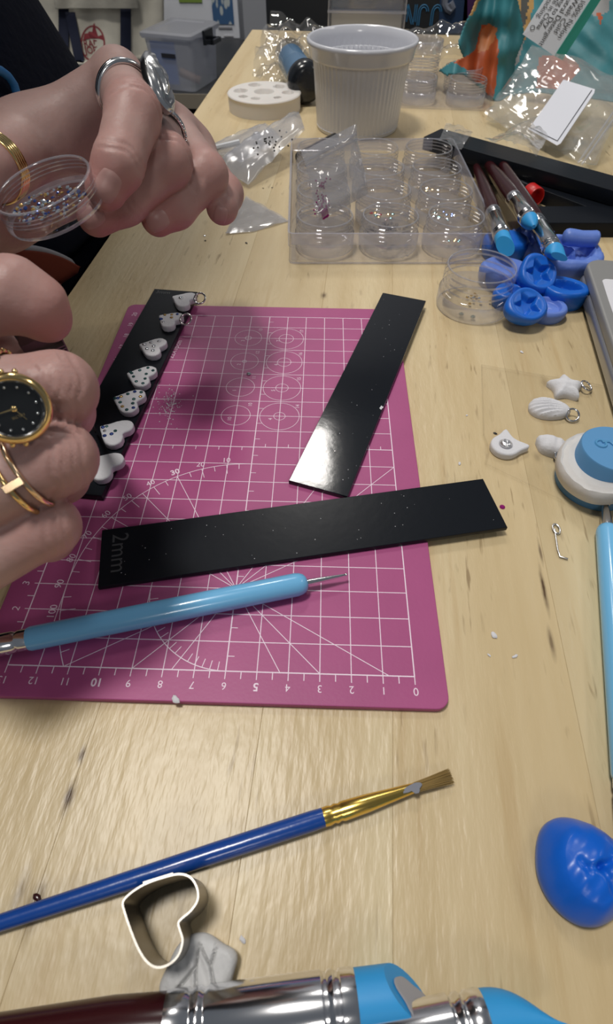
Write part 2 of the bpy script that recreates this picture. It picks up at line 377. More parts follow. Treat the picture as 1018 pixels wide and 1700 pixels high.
for k in range(20, 36):
    a = math.radians(5 * k); L = .3
    ln((6 + 3 * math.sin(a), 3 + 3 * math.cos(a)), (6 + (3 - L) * math.sin(a), 3 + (3 - L) * math.cos(a)))
for a in (30, 45, 60):
    a = math.radians(a); ln((6 + 6 * math.sin(a), 3 + 6 * math.cos(a)), (6, 3))
for u in (.8, 3, 4.27, 7.73, 9, 11.2): ln((6, 3), (u, 0))
ln((0, 9), (6, 3)); ln((0, 6.46), (6, 3)); ln((2.54, 9), (6, 3))
for i, v in enumerate((18, 16, 14, 12)):
    r = (.7, .69, .68, .66)[i]; arc((7, v), r, 0, 360, .00022, 40); arc((5, v), .9, 0, 360, .00022, 44); arc((5, v), (.38, .34, .3, .26)[i], 0, 360, .00022, 30)
arc((7, 18), .16, 0, 360, .0003, 16); arc((7, 16), .1, 0, 360, .0003, 12)
tx = MB()
def put(s, u, v, size, rot=0, bold=False):
    p = uvp(u, v); tx.add(*text_geo(s, size, bold), loc((p[0], p[1], ZP)) @ rotz(math.radians(rot)))
for u in range(14): put(str(u), u, -.47, .0036 if u in (0, 5, 10) else .0034, 180, u in (5, 10))
for v in range(1, 21): put(str(v), 13.45, v, .0036, 80)
for k in range(1, 11):
    a = math.radians(10 * k); put(str(10 * k), 6 + 6.27 * math.sin(a), 3 + 6.27 * math.cos(a), .0036 if k != 3 else .0038, 9 * k if k > 2 else 4, k == 3)
for i, v in enumerate((18, 16, 14, 12)):
    put(('13', '12', '11', '10')[i], 6.4, v + .75, .0026, 90); put(('3', '2', '1', '10')[i], 7.25, v - .25, .0026, 90)
    put(('17', '16', '15', '14')[i], 4.2, v + .7, .0026, 90); put(('7', '6', '5', '4')[i], 5.4, v - .2, .0026, 90)
put('22X15cm', 10.65, 16.9, .0040, 82)
pr.build('printed_lines', M['ink'], matroot, smooth=False); tag(tx.build('printed_numbers', M['ink'], matroot, smooth=False), kind='stuff')
q = np.random.default_rng(3); sm = MB()
for i in range(170):
    c = np.array([-.1022, .1265]) + q.normal(size=2) * (.0026, .0048) * (.5 + q.random()); r = q.uniform(.0001, .00038)
    sm.add(*lathe([(r, ZP), (r * .6, ZP + r * .5)], 5), loc((c[0], c[1], 0)))
tag(sm.build('clay_smear', M['clay'], matroot, smooth=False), kind='stuff')

# ------------------------------------------------------------------ black thickness guide strips
def guide(name, label, c, d, z, th, group='black guide strips', L=.1515, m='satin'):
    r = T(name, label, 'guide strip', frame((c[0], c[1], z), (d[0], d[1], 0)), group)
    MB().add(*prism([(-L / 2, -.0125), (L / 2, -.0125), (L / 2, .0125), (-L / 2, .0125)], 0, th, .0003, 2)).build('strip', M[m], r)
    return r
M['worn'] = mat('worn_black', (.07, .075, .08), .4)
gB = guide('guide_strip', 'glossy black guide strip slanting across the far right of the mat with bare lamp glare', (-.0085, .1476), (.0466, .1439), MT, .0021, m='glossblack')
gC = guide('guide_strip', 'black guide strip lying crossways on the mat, marked 2mm at one end', (-.0362, .0554), (.1486, .0306), MT + .00005, .0021)
gA = guide('guide_strip', 'black guide strip on the mat carrying a row of white clay hearts', (-.1222, .1449), (-.0961, -.9954), MT, .0030)
MB().add(*text_geo('2mm', .0086), loc((-.069, .001, .00225)) @ rotz(-math.pi / 2)).build('embossed_marking', M['worn'], gC, smooth=False)
MB().add(*text_geo('3mm', .0042), loc((-.0725, -.0065, .00308)) @ rotz(-math.pi / 2 + math.pi)).build('embossed_marking', M['worn'], gA, smooth=False)
q = np.random.default_rng(11)
for g, n in ((gB, 30), (gC, 34)):
    d = MB(); z = .00212
    for i in range(n):
        x, y = q.uniform(-.072, .072), q.uniform(-.0115, .0115); r = q.uniform(.00008, .00022); d.add(*lathe([(r, z), (r * .5, z + r * .5)], 5), loc((x, y, 0)))
    tag(d.build('clay_specks', M['clay'], g, smooth=False), kind='stuff')
MB().add(*lump(blob(16, .0007, .3, 2, 1.9), .0003)).build('clay_flake', M['clay'], gB, loc((-.020, -.0117, .0019)))

# ------------------------------------------------------------------ clay hearts drying on the strip
def gem(r, m, parent, p, name='rhinestone', tilt=0):
    return MB().add(*lathe([(r, 0), (r, r * .3), (r * .55, r * .62)], 8)).build(name, m, parent, loc(p) @ Matrix.Rotation(tilt, 4, 'X'), sharp=10)
def jump(parent, p, R=.0031, r=.0005, tilt=.35, m=None):
    q = parent.matrix_world.to_3x3().inverted() @ Vector((tilt * .5, -.55, .85))
    return MB().add(*torus(R, r)).build('jump_ring', m or M['silver'], parent, frame(p, (1, .1, 0), q))
ZA = MT + .0030
G, GB, GG, GN = M['gem'], M['gemblue'], M['gemgold'], M['gemgreen']
rim10_old = [(-.0072, 0), (-.0048, .0031), (-.0018, .0051), (.0012, .0051), (.0018, .0026), (-.0048, -.0031), (-.0018, -.0051), (.0012, -.0051), (.0018, -.0026), (-.0008, 0.0062)]
def rimpts(n, wd, ins_d=.0019, k0=.0):
    o = ins(smooth_loop(heart(wd, 88), 3), ins_d); s = np.r_[0, np.cumsum(np.linalg.norm(np.roll(o, -1, 0) - o, axis=1))]; o2 = np.r_[o, o[:1]]
    t = (np.arange(n) / n + k0) % 1 * s[-1]; return [(float(np.interp(q_, s, o2[:, 0])) - .0005, float(np.interp(q_, s, o2[:, 1]))) for q_ in t]
rim10 = rimpts(10, .0162, .0019, .03); rim13 = rimpts(13, .0168, .0018, .02)
HE = [((302, 496), -20, .0155, 'white clay heart with one centre rhinestone and a jump ring, first on the strip', [(-.001, 0, G, .0013)], True),
      ((279, 529), -26, .0150, 'white clay heart with six scattered stones and a jump ring', [(-.0035, .0015, GG, .0008), (-.0005, .0035, GG, .0008), (.0018, .0052, GB, .0008), (-.003, -.0025, GB, .001), (.001, .0012, GG, .0009), (-.0005, -.004, G, .0008)], True),
      ((250, 575), -12, .0158, 'white clay heart set with six large clear rhinestones', [(-.0038, .0003, G, .0011), (-.0012, .0026, G, .001), (.0022, .0045, G, .001), (.0014, 0, G, .0011), (-.001, -.0028, G, .001), (.0024, -.0034, G, .001)], False),
      ((231, 623), -12, .0162, 'white clay heart rimmed with ten small dark stones', [(x, y, GN, .0008) for x, y in rim10], False),
      ((210, 664), -12, .0168, 'white clay heart closely rimmed with blue and amber stones', [(x, y, [GN, GG, GN, GB][i % 4], .00085) for i, (x, y) in enumerate(rim13)], False),
      ((187, 715), -20, .0168, 'white clay heart with three blue stones at its tip, touched by the tweezers', [(-.0052, -.0001, GB, .0009), (-.0032, -.0017, G, .0008), (-.0015, -.0042, GB, .0009), (.0006, -.0022, GB, .0009), (.001, 0, GN, .0008), (-.0040, .0010, GN, .0007)], False),
      ((169, 770), -24, .0165, 'plain white clay heart without stones, last on the strip', [], False)]
for (px, yaw, wd, lab, gs, jr) in HE:
    p = P(*px, ZA + .003)
    r = T('heart_charm', lab, 'heart charm', loc((p[0], p[1], ZA)) @ rotz(math.radians(yaw)), 'clay hearts on the black strip')
    o = smooth_loop(heart(wd), 1) + RNG.normal(size=(44, 2)) * .00006
    MB().add(*prism(o, 0, .0034, .0007, 3)).build('heart_body', M['clay'], r)
    for (x, y, m, rr) in gs: gem(rr, m, r, (x + .0005, y, .00335))
    if jr: jump(r, (wd * .60, wd * .22, .0034), tilt=.2)

# ------------------------------------------------------------------ dotting tools
def along(A, B, z=None):                 # matrix with X from A towards B
    return frame(A, np.asarray(B) - np.asarray(A))
def rod(prof, seg=20): return tube([(s, 0, 0) for s, r in prof], [max(r, 1e-5) for s, r in prof], seg)
def dot_tool(label, A, B, ball, L=.115, cone=False):    # A: where the blue handle meets the metal, B: towards the far end
    r = T('dotting_tool', label, 'dotting tool', along(A, B), 'light blue dotting tools')
    h = [(0, .0012), (.0004, .0023), (.0012, .0032), (.0024, .0038), (.004, .0041), (.045, .0041), (L - .0235, .0040), (L - .0225, .0037)]
    MB().add(*rod(h)).build('handle', M['ltblue'], r)
    MB().add(*rod([(L - .0225, .0036), (L - .02, .0037), (L - .019, .0033), (L - .018, .0037), (L - .008, .0036), (L - .007, .0032), (L - .0055, .0035), (L, .003)])).build('collar', M['silver'], r)
    if cone: MB().add(*rod([(.0005, .0023), (-.002, .0021), (-.009, .0014), (-.0105, .0012)])).build('needle', M['silver'], r)
    else: MB().add(*rod([(.001, .0012), (-.004, .0010), (-.012, .0005), (-.0138, .00035)])).build('needle', M['silver'], r)
    MB().add(*sphere(ball, (-.0138 if not cone else -.0118, 0, 0))).build('ball_tip', M['silver'], r)
    return r
dot_tool('light blue dotting tool lying across the near part of the pink mat', P(511, 967, MT + .0041), P(62, 1058, MT + .0041), .0006)
dot_tool('light blue dotting tool at the right edge, its ball tip against the clay cutter', P(1008, 872, .0041), P(1037, 1240, .0041), .0022, cone=True)

# ------------------------------------------------------------------ paint brush
A = P(540, 1356, .0025); B = P(0, 1532, .0022)
r = T('paint_brush', 'blue handled paint brush with brass ferrule and clay stained bristles', 'paint brush', along(A, B))
MB().add(*rod([(0, .0024), (.004, .00255), (.03, .0025), (.09, .0019), (.135, .0012), (.14, .0006)])).build('handle', M['dkblue'], r)
MB().add(*rod([(.0008, .0024), (-.001, .0025), (-.0022, .0022), (-.003, .0025), (-.0042, .0022), (-.005, .0025), (-.012, .0023), (-.02, .0017), (-.0262, .0013)])).build('ferrule', mat('brass_ferrule', (.80, .56, .14), .22, 1), r)
b = MB(); q = np.random.default_rng(5)
for i in range(110):
    a, rr = q.uniform(0, 6.28), math.sqrt(q.random()); e = q.normal() * .00025
    y, z = rr * math.cos(a), rr * math.sin(a)
    b.add(*tube([(-.0258, y * .0012, z * .0010), (-.031, y * .0015, z * .0009), (-.0375 + e, y * .0020 + e * .3, z * .0007 - .0006)], [.00011, .0001, .00004], 4))
tag(b.build('bristles', mat('tan_bristle', (.30, .20, .07), .5), r), kind='stuff')
MB().add(*lump(blob(20, .0013, .25, 4, 1.9), .0004)).build('clay_smear', mat('grey_clay', (.20, .21, .25), .7), r, loc((-.0255, .0002, .0011)))

# ------------------------------------------------------------------ heart cutter
o = np.array([(203, 1498), (215, 1483), (240, 1467), (270, 1456), (298, 1450), (317, 1456), (328, 1474), (329, 1494), (318, 1512), (302, 1526), (297, 1533), (300, 1545), (304, 1560), (300, 1580), (289, 1596), (272, 1606), (255, 1606), (240, 1594), (227, 1572), (215, 1542), (206, 1515)], float)
zt = .0155
pts = np.array([P(x, y, zt)[:2] for x, y in o]); c = pts.mean(0)
if np.sum(pts[:, 0] * np.roll(pts[:, 1], -1) - pts[:, 1] * np.roll(pts[:, 0], -1)) < 0: pts = pts[::-1]
keep = [i for i in range(len(pts))]
fine = []
for i in range(len(pts)):
    p0, p1, p2, p3 = pts[i - 1], pts[i], pts[(i + 1) % len(pts)], pts[(i + 2) % len(pts)]
    for t in (0, .25, .5, .75): fine.append(.5 * (2 * p1 + (p2 - p0) * t + (2 * p0 - 5 * p1 + 4 * p2 - p3) * t * t + (3 * p1 - p0 - 3 * p2 + p3) * t ** 3))
fine = np.array(fine) - c
cut = T('heart_cutter', 'small open heart shaped metal clay cutter beside the blue brush', 'cutter', loc((c[0], c[1], 0)))
i1 = ins(fine, .00035)
v, f = strips([np.c_[fine, np.full(len(fine), 0.)], np.c_[fine, np.full(len(fine), zt - .0006)], np.c_[ins(fine, -.0001), np.full(len(fine), zt - .0004)], np.c_[ins(fine, -.0001), np.full(len(fine), zt)], np.c_[i1, np.full(len(fine), zt)], np.c_[i1, np.full(len(fine), 0.)]], True, False, False)
n = len(fine); f += [(5 * n + j, 5 * n + (j + 1) % n, (j + 1) % n, j) for j in range(n)]
MB().add(v, f).build('band', mat('cutter_metal', (.36, .34, .31), .4, 1, bump=.0001, bscale=150), cut)
MB().add(*box(-.0035, .0035, -.00025, .00025, .001, zt - .0003)).build('seam_tab', cut.children[0].data.materials[0], cut, frame((*(P(262, 1458, zt)[:2] - c), 0), (*(P(285, 1452, zt) - P(240, 1466, zt))[:2], 0)), smooth=False)

# ------------------------------------------------------------------ lump of dried clay, putty ball
p = P(330, 1612, .004)
def crk(v):
    d = np.minimum.reduce([seg_d(v, np.array(a), np.array(b)) for a, b in (((-.0013, -.006), (-.0002, .001)), ((-.0002, .001), (.0012, .007)), ((.0035, -.006), (.0030, 0)), ((.003, 0), (.0052, .004)), ((-.0002, .001), (-.006, -.0025)), ((-.006, -.0025), (-.010, -.0045)), ((.003, 0), (.0012, .0045)))])
    e = np.clip((.0062 - np.hypot(v[:, 0] * .62, v[:, 1])) / .003, 0, 1)
    return e * (-.0017 * np.exp(-(d / .00030) ** 2) + .0009 * noise3(np.c_[v, v[:, 0] * 0], 420))
tag(MB().add(*lump(blob(72, .0060, .07, 8, 1.62), .0056, .55, crk, 40)).build('clay_lump', mat('dry_clay', (.62, .62, .62), .85, bump=.0003, bscale=500), M=loc((p[0], p[1], 0)) @ rotz(.3)), 'cracked lump of dry white clay beside the heart cutter', 'clay lump')
p = P(974, 1443, .004)
def dent(v):
    t = 0
    for a, b, s, wd in (((.0005, .0005), (.0018, .004), .0012, .0008), ((.0005, .0005), (-.0012, -.002), .0009, .0009), ((.0005, .001), (.006, -.001), .0008, .0009), ((-.003, -.002), (-.0005, -.003), .0005, .0009)): t = t - s * np.exp(-(seg_d(v, np.array(a), np.array(b)) / wd) ** 2)
    rr = np.hypot(v[:, 0], v[:, 1]); return t + .0045 * (1 - np.clip(rr / .0105, 0, 1) ** 2) + .0006 * noise3(np.c_[v, v[:, 0] * 0], 330)
tag(MB().add(*lump(blob(72, .0120, .045, 21, 1.0), .0080, .85, dent, 40)).build('putty_ball', M['putty'], M=loc((p[0] - .0005, p[1], 0)) @ rotz(-.9)), 'squashed ball of bright blue putty alone on the table', 'putty ball')

# ------------------------------------------------------------------ clay shapers (maroon handle, silver ferrule, blue rubber tip)
M['smear'] = mat('smeared_clay', (.40, .40, .43), .7)
def shaper(label, tipA, back, R=.0056, fl=.042, kind='angle', L=.15, group='clay shapers', roll=0):   # tipA: where tip meets ferrule, back: a point up the handle
    r = T('clay_shaper', label, 'clay shaper', along(tipA, np.asarray(back)) @ Matrix.Rotation(roll, 4, 'X'), group)
    MB().add(*rod([(fl - .003, R * .9), (fl, R * .98), (fl + .012, R * 1.06), (fl + .045, R * .95), (L - .01, R * .62), (L - .002, R * .5), (L, R * .2)])).build('handle', M['maroon'], r)
    f = [(0, R * .99), (.0008, R * 1.02)]
    for s in (.0042, .0068): f += [(s - .0009, R * 1.02), (s - .0003, R * .93), (s + .0003, R * .93), (s + .0009, R * 1.04)]
    for s in (fl - .0085, fl - .0055): f += [(s - .0009, R * 1.03), (s - .0003, R * .95), (s + .0003, R * .95), (s + .0009, R * 1.03)]
    f += [(fl, R * 1.01)]
    MB().add(*rod(f, 28)).build('ferrule', M['silver'], r)
    a = np.arange(28) * 2 * np.pi / 28; y, z = R * .97 * np.cos(a), R * .97 * np.sin(a); R_ = []
    for s in np.linspace(0, 1, 12):
        if kind == 'angle': x = -.0015 - s * (.0050 + .0110 * (.5 - z / R / 2)); R_.append(np.c_[x, y * (1 if s < .99 else .985), z])
        elif kind == 'cone': k = math.cos(s * 1.45) ** .75 if s > 0 else 1; R_.append(np.c_[np.full(28, .001 - s * .0115), y * k, z * k])
        elif kind == 'chisel': k = 1 - .62 * sstep(.15, 1, s); R_.append(np.c_[.001 - s * (.0108 - .0010 * (y / R)), y * (1 - .04 * s), z * k + R * .25 * s])
        else: k = 1 - .80 * s ** 2.4; R_.append(np.c_[.001 - s * (.0172 - .0025 * (y / R)), y * k - R * .45 * s ** 2.4, z * (1 - .5 * s)])
    if kind == 'angle': R_.insert(0, np.c_[np.full(28, .001), y, z])
    MB().add(*strips(R_)).build('rubber_tip', M['rubber'], r, sharp=30)
    return r
zz = .0062
b1 = shaper('big clay shaper at the bottom edge, slanted blue tip smeared with clay', P(592, 1662, zz), P(285, 1702, zz), .0060, kind='angle', roll=math.pi * .25)
MB().add(*lump(blob(30, .0044, .22, 9, 1.3), .0005)).build('clay_smear', M['smear'], b1, frame((-.0126, .0006, -.0007), (.917, 0, 1), (-1, 0, .917)))
b2 = shaper('big clay shaper at the bottom edge, pointed blue tip farther right', P(806, 1694, zz), P(560, 1746, zz), .0056, kind='point', roll=math.pi)
shaper('clay shaper beside the clear jar tray with a slanted blue tip', P(834, 395, .021), P(790, 275, .010), .0046, kind='angle', L=.14, roll=-1.2)
shaper('clay shaper with the conical blue tip, middle of the three crossed ones', P(879, 366, .024), P(806, 266, .010), .0049, kind='cone', L=.14)
shaper('clay shaper with a flat blue chisel tip over the putty moulds', P(919, 417, .022), P(828, 262, .013), .0050, kind='chisel', L=.165, roll=.25)

# ------------------------------------------------------------------ blue clay cutter with a ring of clay, charms, pin
p = P(983, 802, 0)
cp = T('clay_cutter', 'round blue clay cutter stuck through a thick ring of white clay', 'clay cutter', loc((p[0], p[1], 0)))
MB().add(*lathe([(.0148, 0), (.0152, .0004), (.0150, .0090), (.0145, .0095)], 56)).build('base', mat('dusty_blue', (.07, .21, .40), .5), cp)
MB().add(*lathe([(.0136, .0074), (.0157, .0077), (.0164, .0090), (.0165, .0120), (.0162, .0142), (.0154, .0153), (.0145, .0149), (.0128, .0154)], 64, wob=lambda a, r, z: 1 + .012 * np.sin(3 * a + 1) + .006 * np.sin(7 * a + z * 300) + (.02 * np.sin(17 * a) * np.sin(29 * a + 1) if z > .0148 else 0))).build('clay_ring', mat('ring_clay', (.66, .64, .62), .75, bump=.00015, bscale=500), cp, Matrix.Rotation(-.16, 4, 'Y') @ Matrix.Rotation(.10, 4, 'X'))
MB().add(*lathe([(.0122, .009), (.0124, .0201), (.0120, .0206)], 56)).build('plunger', mat('mid_blue', (.10, .29, .55), .5), cp)
em = MB()
for pp in (((-.0040, .0030), (-.0010, .0034), (.0005, .0010), (.0006, -.0050)), ((.0005, .0010), (.0018, .0036), (.0048, .0030)), ((.0015, -.0055), (.0055, -.0030))):
    em.add(*tube([(x, y, .0206) for x, y in pp], .0007, 8))
em.add(*MX(loc((-.0042, .0026, .0287)), torus(.0019, .0006, 16, 6)[0]), []) if 0 else None
v, f = torus(.0019, .0006, 16, 6); em.add(v, f, loc((-.0045, .0022, .0206)))
em.build('embossed_marking', mat('raised_blue', (.09, .30, .55), .4), cp)
def charm(label, px, py, z, yaw): p = P(px, py, z); return T('clay_charm', label, 'clay charm', loc((p[0], p[1], 0)) @ rotz(yaw), 'clay charms on the bare table')
def dome(o, h, amp=.0004, pw=.5, rings=18, top=None):
    c = o.mean(0); s = np.linspace(1, .03, rings); R = [np.c_[c + (o - c) * .96, np.full(len(o), .0001)]]
    for t in s:
        q = c + (o - c) * t; z = h * (.35 + .65 * (1 - t ** 2) ** pw) + amp * noise3(np.c_[q, q[:, 0] * 0], 420); R.append(np.c_[q, z + (0 if top is None else top(q, t))])
    return strips(R)
ch = charm('white clay star charm with a silver jump ring, farthest of the table charms', 940, 641, .003, 1.2)
MB().add(*dome(smooth_loop(star(.0098, .56, 5, 5, .25), 3), .0058, .0005, .6)).build('charm_body', M['clay'], ch); jump(ch, (.0046, -.0092, .0026), .0030, .0005, .5)
ch = charm('white clay scallop shell charm with a silver jump ring', 911, 676, .003, -.12)
t = np.arange(56) * 2 * np.pi / 56; o = np.c_[-.0095 * np.cos(t) * (1 - .08 * np.cos(t)), -.0062 * np.sin(t) * (1 + .12 * np.cos(t + .3))]
def ribs(q, t): a = np.arctan2(q[:, 1] * 1.3, -(q[:, 0] - .016)); return .00042 * np.cos(a * 52) * sstep(.009, -.004, q[:, 0]) * (t < .97)
MB().add(*dome(np.repeat(o, 2, 0) * .5 + np.roll(np.repeat(o, 2, 0), -1, 0) * .5, .0056, .0001, .5, 18, ribs)).build('charm_body', M['clay'], ch); jump(ch, (.0105, -.0032, .0024), .0029, .0005, .2)
ch = charm('white clay cat head charm with a single large rhinestone', 838, 742, .002, 0)
t = np.linspace(0, 2 * np.pi, 60, endpoint=False); o = []
for a in t:
    rr = .0062
    for c0, amp, wd in ((1.35, .0048, .24), (-.02, .0050, .27)): d = (a - c0 + math.pi) % (2 * math.pi) - math.pi; rr += amp * math.exp(-abs(d / wd) ** 1.3)
    o.append((rr * math.cos(a), rr * math.sin(a)))
MB().add(*prism(smooth_loop(o, 1), 0, .0036, .0009, 4)).build('charm_body', M['clay'], ch); MB().add(*lathe([(.0027, .0034), (.0029, .0040), (.0024, .0040)], 24)).build('gem_socket', M['smear'], ch); gem(.0027, mat('chipped_mirror_gem', (.8, .8, .82), .12, .8, bump=.0004, bscale=900), ch, (0, 0, .0036))
ch = charm('small white clay charm half behind the blue clay cutter', 918, 739, .003, -.45)
MB().add(*dome(smooth_loop(blob(40, .0050, .12, 5, 1.45), 1), .0062, .0005)).build('charm_body', M['clay'], ch); jump(ch, (.0050, -.0046, .0030), .0030, .00055, 1.1)
a, b, c, d = P(921, 878, .0006), P(926, 912, .0006), P(930, 924, .0006), P(943, 928, .0006)
pin = MB().add(*tube([a, a * .5 + b * .5, b, c, d], .00034, 8)); lp = [a + .0019 * np.array([math.sin(t) * .7 + .0, math.cos(t) * 1.2 - 1.2 + 2.4 * 0, 0]) + np.array([.0006, .0022, .0002]) for t in np.linspace(0, 6.28, 20)]
pin.add(*tube(lp, .00034, 8, False)); tag(pin.build('eye_pin', M['steel']), 'bent wire eye pin lying on the bare table below the charms', 'eye pin')
def loose(px, py, z, r, m, label, group=None):
    p = P(px, py, z); o = MB().add(*lathe([(r, 0), (r, r * .3), (r * .55, r * .62), (r * .05, r * .63)], 10)).build('rhinestone', m, None, loc((p[0], p[1], z)), sharp=10); return tag(o, label, 'rhinestone', group)
loose(834, 842, 0, .0011, M['gempink'], 'tiny magenta rhinestone at the end of the crossways black strip')
loose(413, 621, MT + .00012, .0011, M['gem'], 'tiny clear rhinestone lying on the pink mat between the printed circles')
# film of a flat clear bag under the charms
def sheet(name, m, c00, c10, c11, c01, nu=24, nv=24, amp=.002, sc=60, two=.0, parent=None, sag=None, seed=0, edge=True):
    c00, c10, c11, c01 = [np.asarray(c, float) for c in (c00, c10, c11, c01)]; n = nrm(np.cross(c10 - c00, c01 - c00))
    if n[2] < 0: n = -n
    mb = MB()
    for k in ((0, 1) if two else (0,)):
        def fn(u, v):
            p = c00 * ((1 - u) * (1 - v))[..., None] + c10 * (u * (1 - v))[..., None] + c11 * (u * v)[..., None] + c01 * ((1 - u) * v)[..., None]
            e = np.minimum(1, 8 * np.minimum(np.minimum(u, 1 - u), np.minimum(v, 1 - v))) if two else np.ones_like(u)
            q = p * sc; h = 0
            for j in range(3):          # sharp creases
                h = h + np.abs(noise3(q * (1 + j * .8), 1, seed + k * 3 + j)) / (1 + j)
            p = p + n * ((h - .6) * amp + (0 if sag is None else sag(u, v)) + (k * two * e))[..., None]
            return p[..., 0], p[..., 1], p[..., 2]
        mb.add(*grid(fn, nu, nv))
    return mb.build(name, m, parent, sharp=0)
fb = T('flat_clear_bag', 'flat clear plastic bag lying on the table beneath the clay charms', 'plastic bag')
sheet('film', M['film'], P(806, 770, .0008), P(1012, 868, .0008), P(1002, 640, .0008), P(800, 606, .0008), 30, 30, .0006, 45, parent=fb)
for e0, e1 in (((806, 770), (1012, 868)), ((803, 722), (800, 606)), ((800, 606), (1002, 640))): MB().add(*tube([P(*e0, .0012), P(*e1, .0012)], .0003, 6)).build('seal_edge', M['film'], fb)
tube_e = MB().add(*tube([P(806, 770, .001), P(812, 745, .0014), P(803, 722, .001)], .0005, 6)); tube_e.build('seal_edge', M['film'], fb)

# ------------------------------------------------------------------ jars
def jar_mb(R=.0187, H=.024, skirt=.011, N=4, th=.0011, rn=None):
    Rn = rn or R * .93; pr = [(1e-4, 0), (R - .0012, 0), (R - .0003, .0004), (R, .0014), (R, skirt), (R - .0004, skirt + .0006), (Rn, skirt + .0012)]
    z = skirt + .0022
    for i in range(N): s = (H - .0015 - z) / N; pr += [(Rn, z + s * (i + .15)), (Rn + .0006, z + s * (i + .33)), (Rn + .0006, z + s * (i + .66)), (Rn, z + s * (i + .85))]
    pr += [(Rn, H - .0004), (Rn - .0003, H), (Rn - th + .0003, H), (Rn - th, H - .0004), (Rn - th, .0030), (Rn - th - .0012, .0016), (1e-4, .0014)]
    mb = MB().add(*lathe(pr, 56)); n_ = len(pr)
    crest = set([1, 2, 3]) | {i for i in range(n_ - 1) if abs(pr[i][1] - pr[i + 1][1]) < .0012 and pr[i][0] > Rn + .0004 and pr[i + 1][0] > Rn + .0004 and pr[i][1] > skirt} | {i for i in range(n_ - 1) if pr[i][1] > H - .0005 and pr[i + 1][1] > H - .0005}
    mb.sel = lambda i: (i // 56) in crest
    return mb
def scatter(n, rmax, c, z, mats, label, group, r=.0009, seed=0):
    q = np.random.default_rng(seed)
    for i in range(n):
        a, rr = q.uniform(0, 6.28), rmax * math.sqrt(q.random())
        o = MB().add(*lathe([(r, 0), (r, r * .3), (r * .55, r * .62), (r * .05, r * .63)], 8)).build('rhinestone', mats[i % len(mats)], None, loc((c[0] + rr * math.cos(a), c[1] + rr * math.sin(a), z)), sharp=10)
        tag(o, label, 'rhinestone', group)
p = P(783, 507, 0)
oj = T('screw_jar', 'open clear screw jar with a few rhinestones, standing alone below the jar tray', 'jar', loc((p[0], p[1], .0001)))
jb = jar_mb(.0203, .0235, .0095, 3, rn=.0186); jb.build('jar_body', M['jar'], oj, m2=M['edgeglint'], sel=jb.sel)
scatter(11, .008, p[:2] + V(.004, .003), .0016, [M['gemgold'], M['gem']], 'tiny amber or clear rhinestone inside the lone open jar', 'rhinestones in the lone open jar', seed=2)
for dx, dy, nm in ((-.008, -.012, 'left'), (-.002, -.0145, 'right')):
    tag(MB().add(*lathe([(.0014, 0), (.0014, .0004), (.0008, .0009)], 10)).build('rhinestone', M['gemgreen'], None, loc((p[0] + dx, p[1] + dy, .0016)), sharp=10), 'dark green rhinestone near the front wall of the lone open jar, the %s of two' % nm, 'rhinestones in the lone open jar')
ty = math.atan2(.0044, .1263); TR = loc((-.0527, .2628, .0001)) @ rotz(ty)
W_, D_, H_ = .1265, .1585, .0185
tray = T('jar_tray', 'clear rectangular plastic tray holding twelve screw jars', 'tray', TR)
o = rrect(0, W_, 0, D_, .003, 4); i_ = ins(o, .0014); n = len(o); full = lambda q, z: np.c_[q, np.full(n, z)]
v, f = strips([full(o, 0), full(o, .0008), full(ins(o, .0003), .0012), full(ins(o, .0003), H_ * .55), full(ins(o, -.0003), H_ * .56), full(ins(o, -.0004), H_), full(ins(o, .0009), H_), full(i_, H_ * .6), full(i_, .0014)])
MB().add(v, f).build('tray_body', M['traymat'], tray, m2=M['trayglint'], sel=lambda i: (i // n) in (0, 1, 3, 5, 6))
rows = ('front row', 'second row', 'third row', 'back row'); cols = ('left', 'middle', 'right')
extra = {(0, 0): 'with the glitter bag', (0, 1): 'full of clear beads', (0, 2): 'with dark square stones', (1, 1): 'with red and green stones', (1, 2): 'with mixed stones'}
jb = jar_mb(.0188, .0190, .0088, 3); jm = jb.mesh('jar_body'); jm.materials.append(M['jar']); jm.materials.append(M['edgeglint']); jm.polygons.foreach_set('material_index', [int(jb.sel(i)) for i in range(len(jm.polygons))]); JC = {}
for iy in range(4):
    for ix in range(3):
        c = MX(TR, (.0225 + ix * .0408, .0212 + iy * .0383, 0)); JC[iy, ix] = c
        j = T('screw_jar', 'clear screw jar in the tray, %s, %s column%s' % (rows[iy], cols[ix], ', ' + extra[iy, ix] if (iy, ix) in extra else ''), 'jar', loc((c[0], c[1], .0016)), 'screw jars in the clear tray')
        link('jar_body', jm, M['jar'], j)
bd = MB(); q = np.random.default_rng(9)
for i in range(240):
    a, rr = q.uniform(0, 6.28), .0155 * math.sqrt(q.random()); c = JC[0, 1]; rb = q.uniform(.0007, .0012)
    bd.add(*sphere(rb, (c[0] + rr * math.cos(a), c[1] + rr * math.sin(a), .0042 + q.random() * .005), 6, 4))
tag(bd.build('clear_beads', clear('bead_glass', (.93, .94, .97), .18, .7, .03)), 'tiny clear beads filling the middle jar of the front row', 'beads', kind='stuff')
scatter(5, .006, JC[0, 2][:2] + V(.002, .004), .0035, [M['gemgreen'], M['gemgold']], 'dark square stone inside the front right jar of the tray', 'stones in the front right jar', .0011, 4)
scatter(9, .008, JC[1, 1][:2], .0035, [mat('red_rhinestone', (.4, .02, .03), .1), M['gemgreen'], M['gemgold']], 'red, green or amber stone inside the second row middle jar', 'stones in the second row middle jar', .0013, 5)
scatter(12, .009, JC[1, 2][:2], .0035, [M['gem'], M['gemgreen'], M['gemblue']], 'mixed stone inside the second row right jar', 'stones in the second row right jar', .0011, 6)
scatter(6, .008, JC[2, 2][:2], .0035, [M['gem'], M['gemgold']], 'pale stone inside the third row right jar', 'stones in the third row right jar', .001, 8)
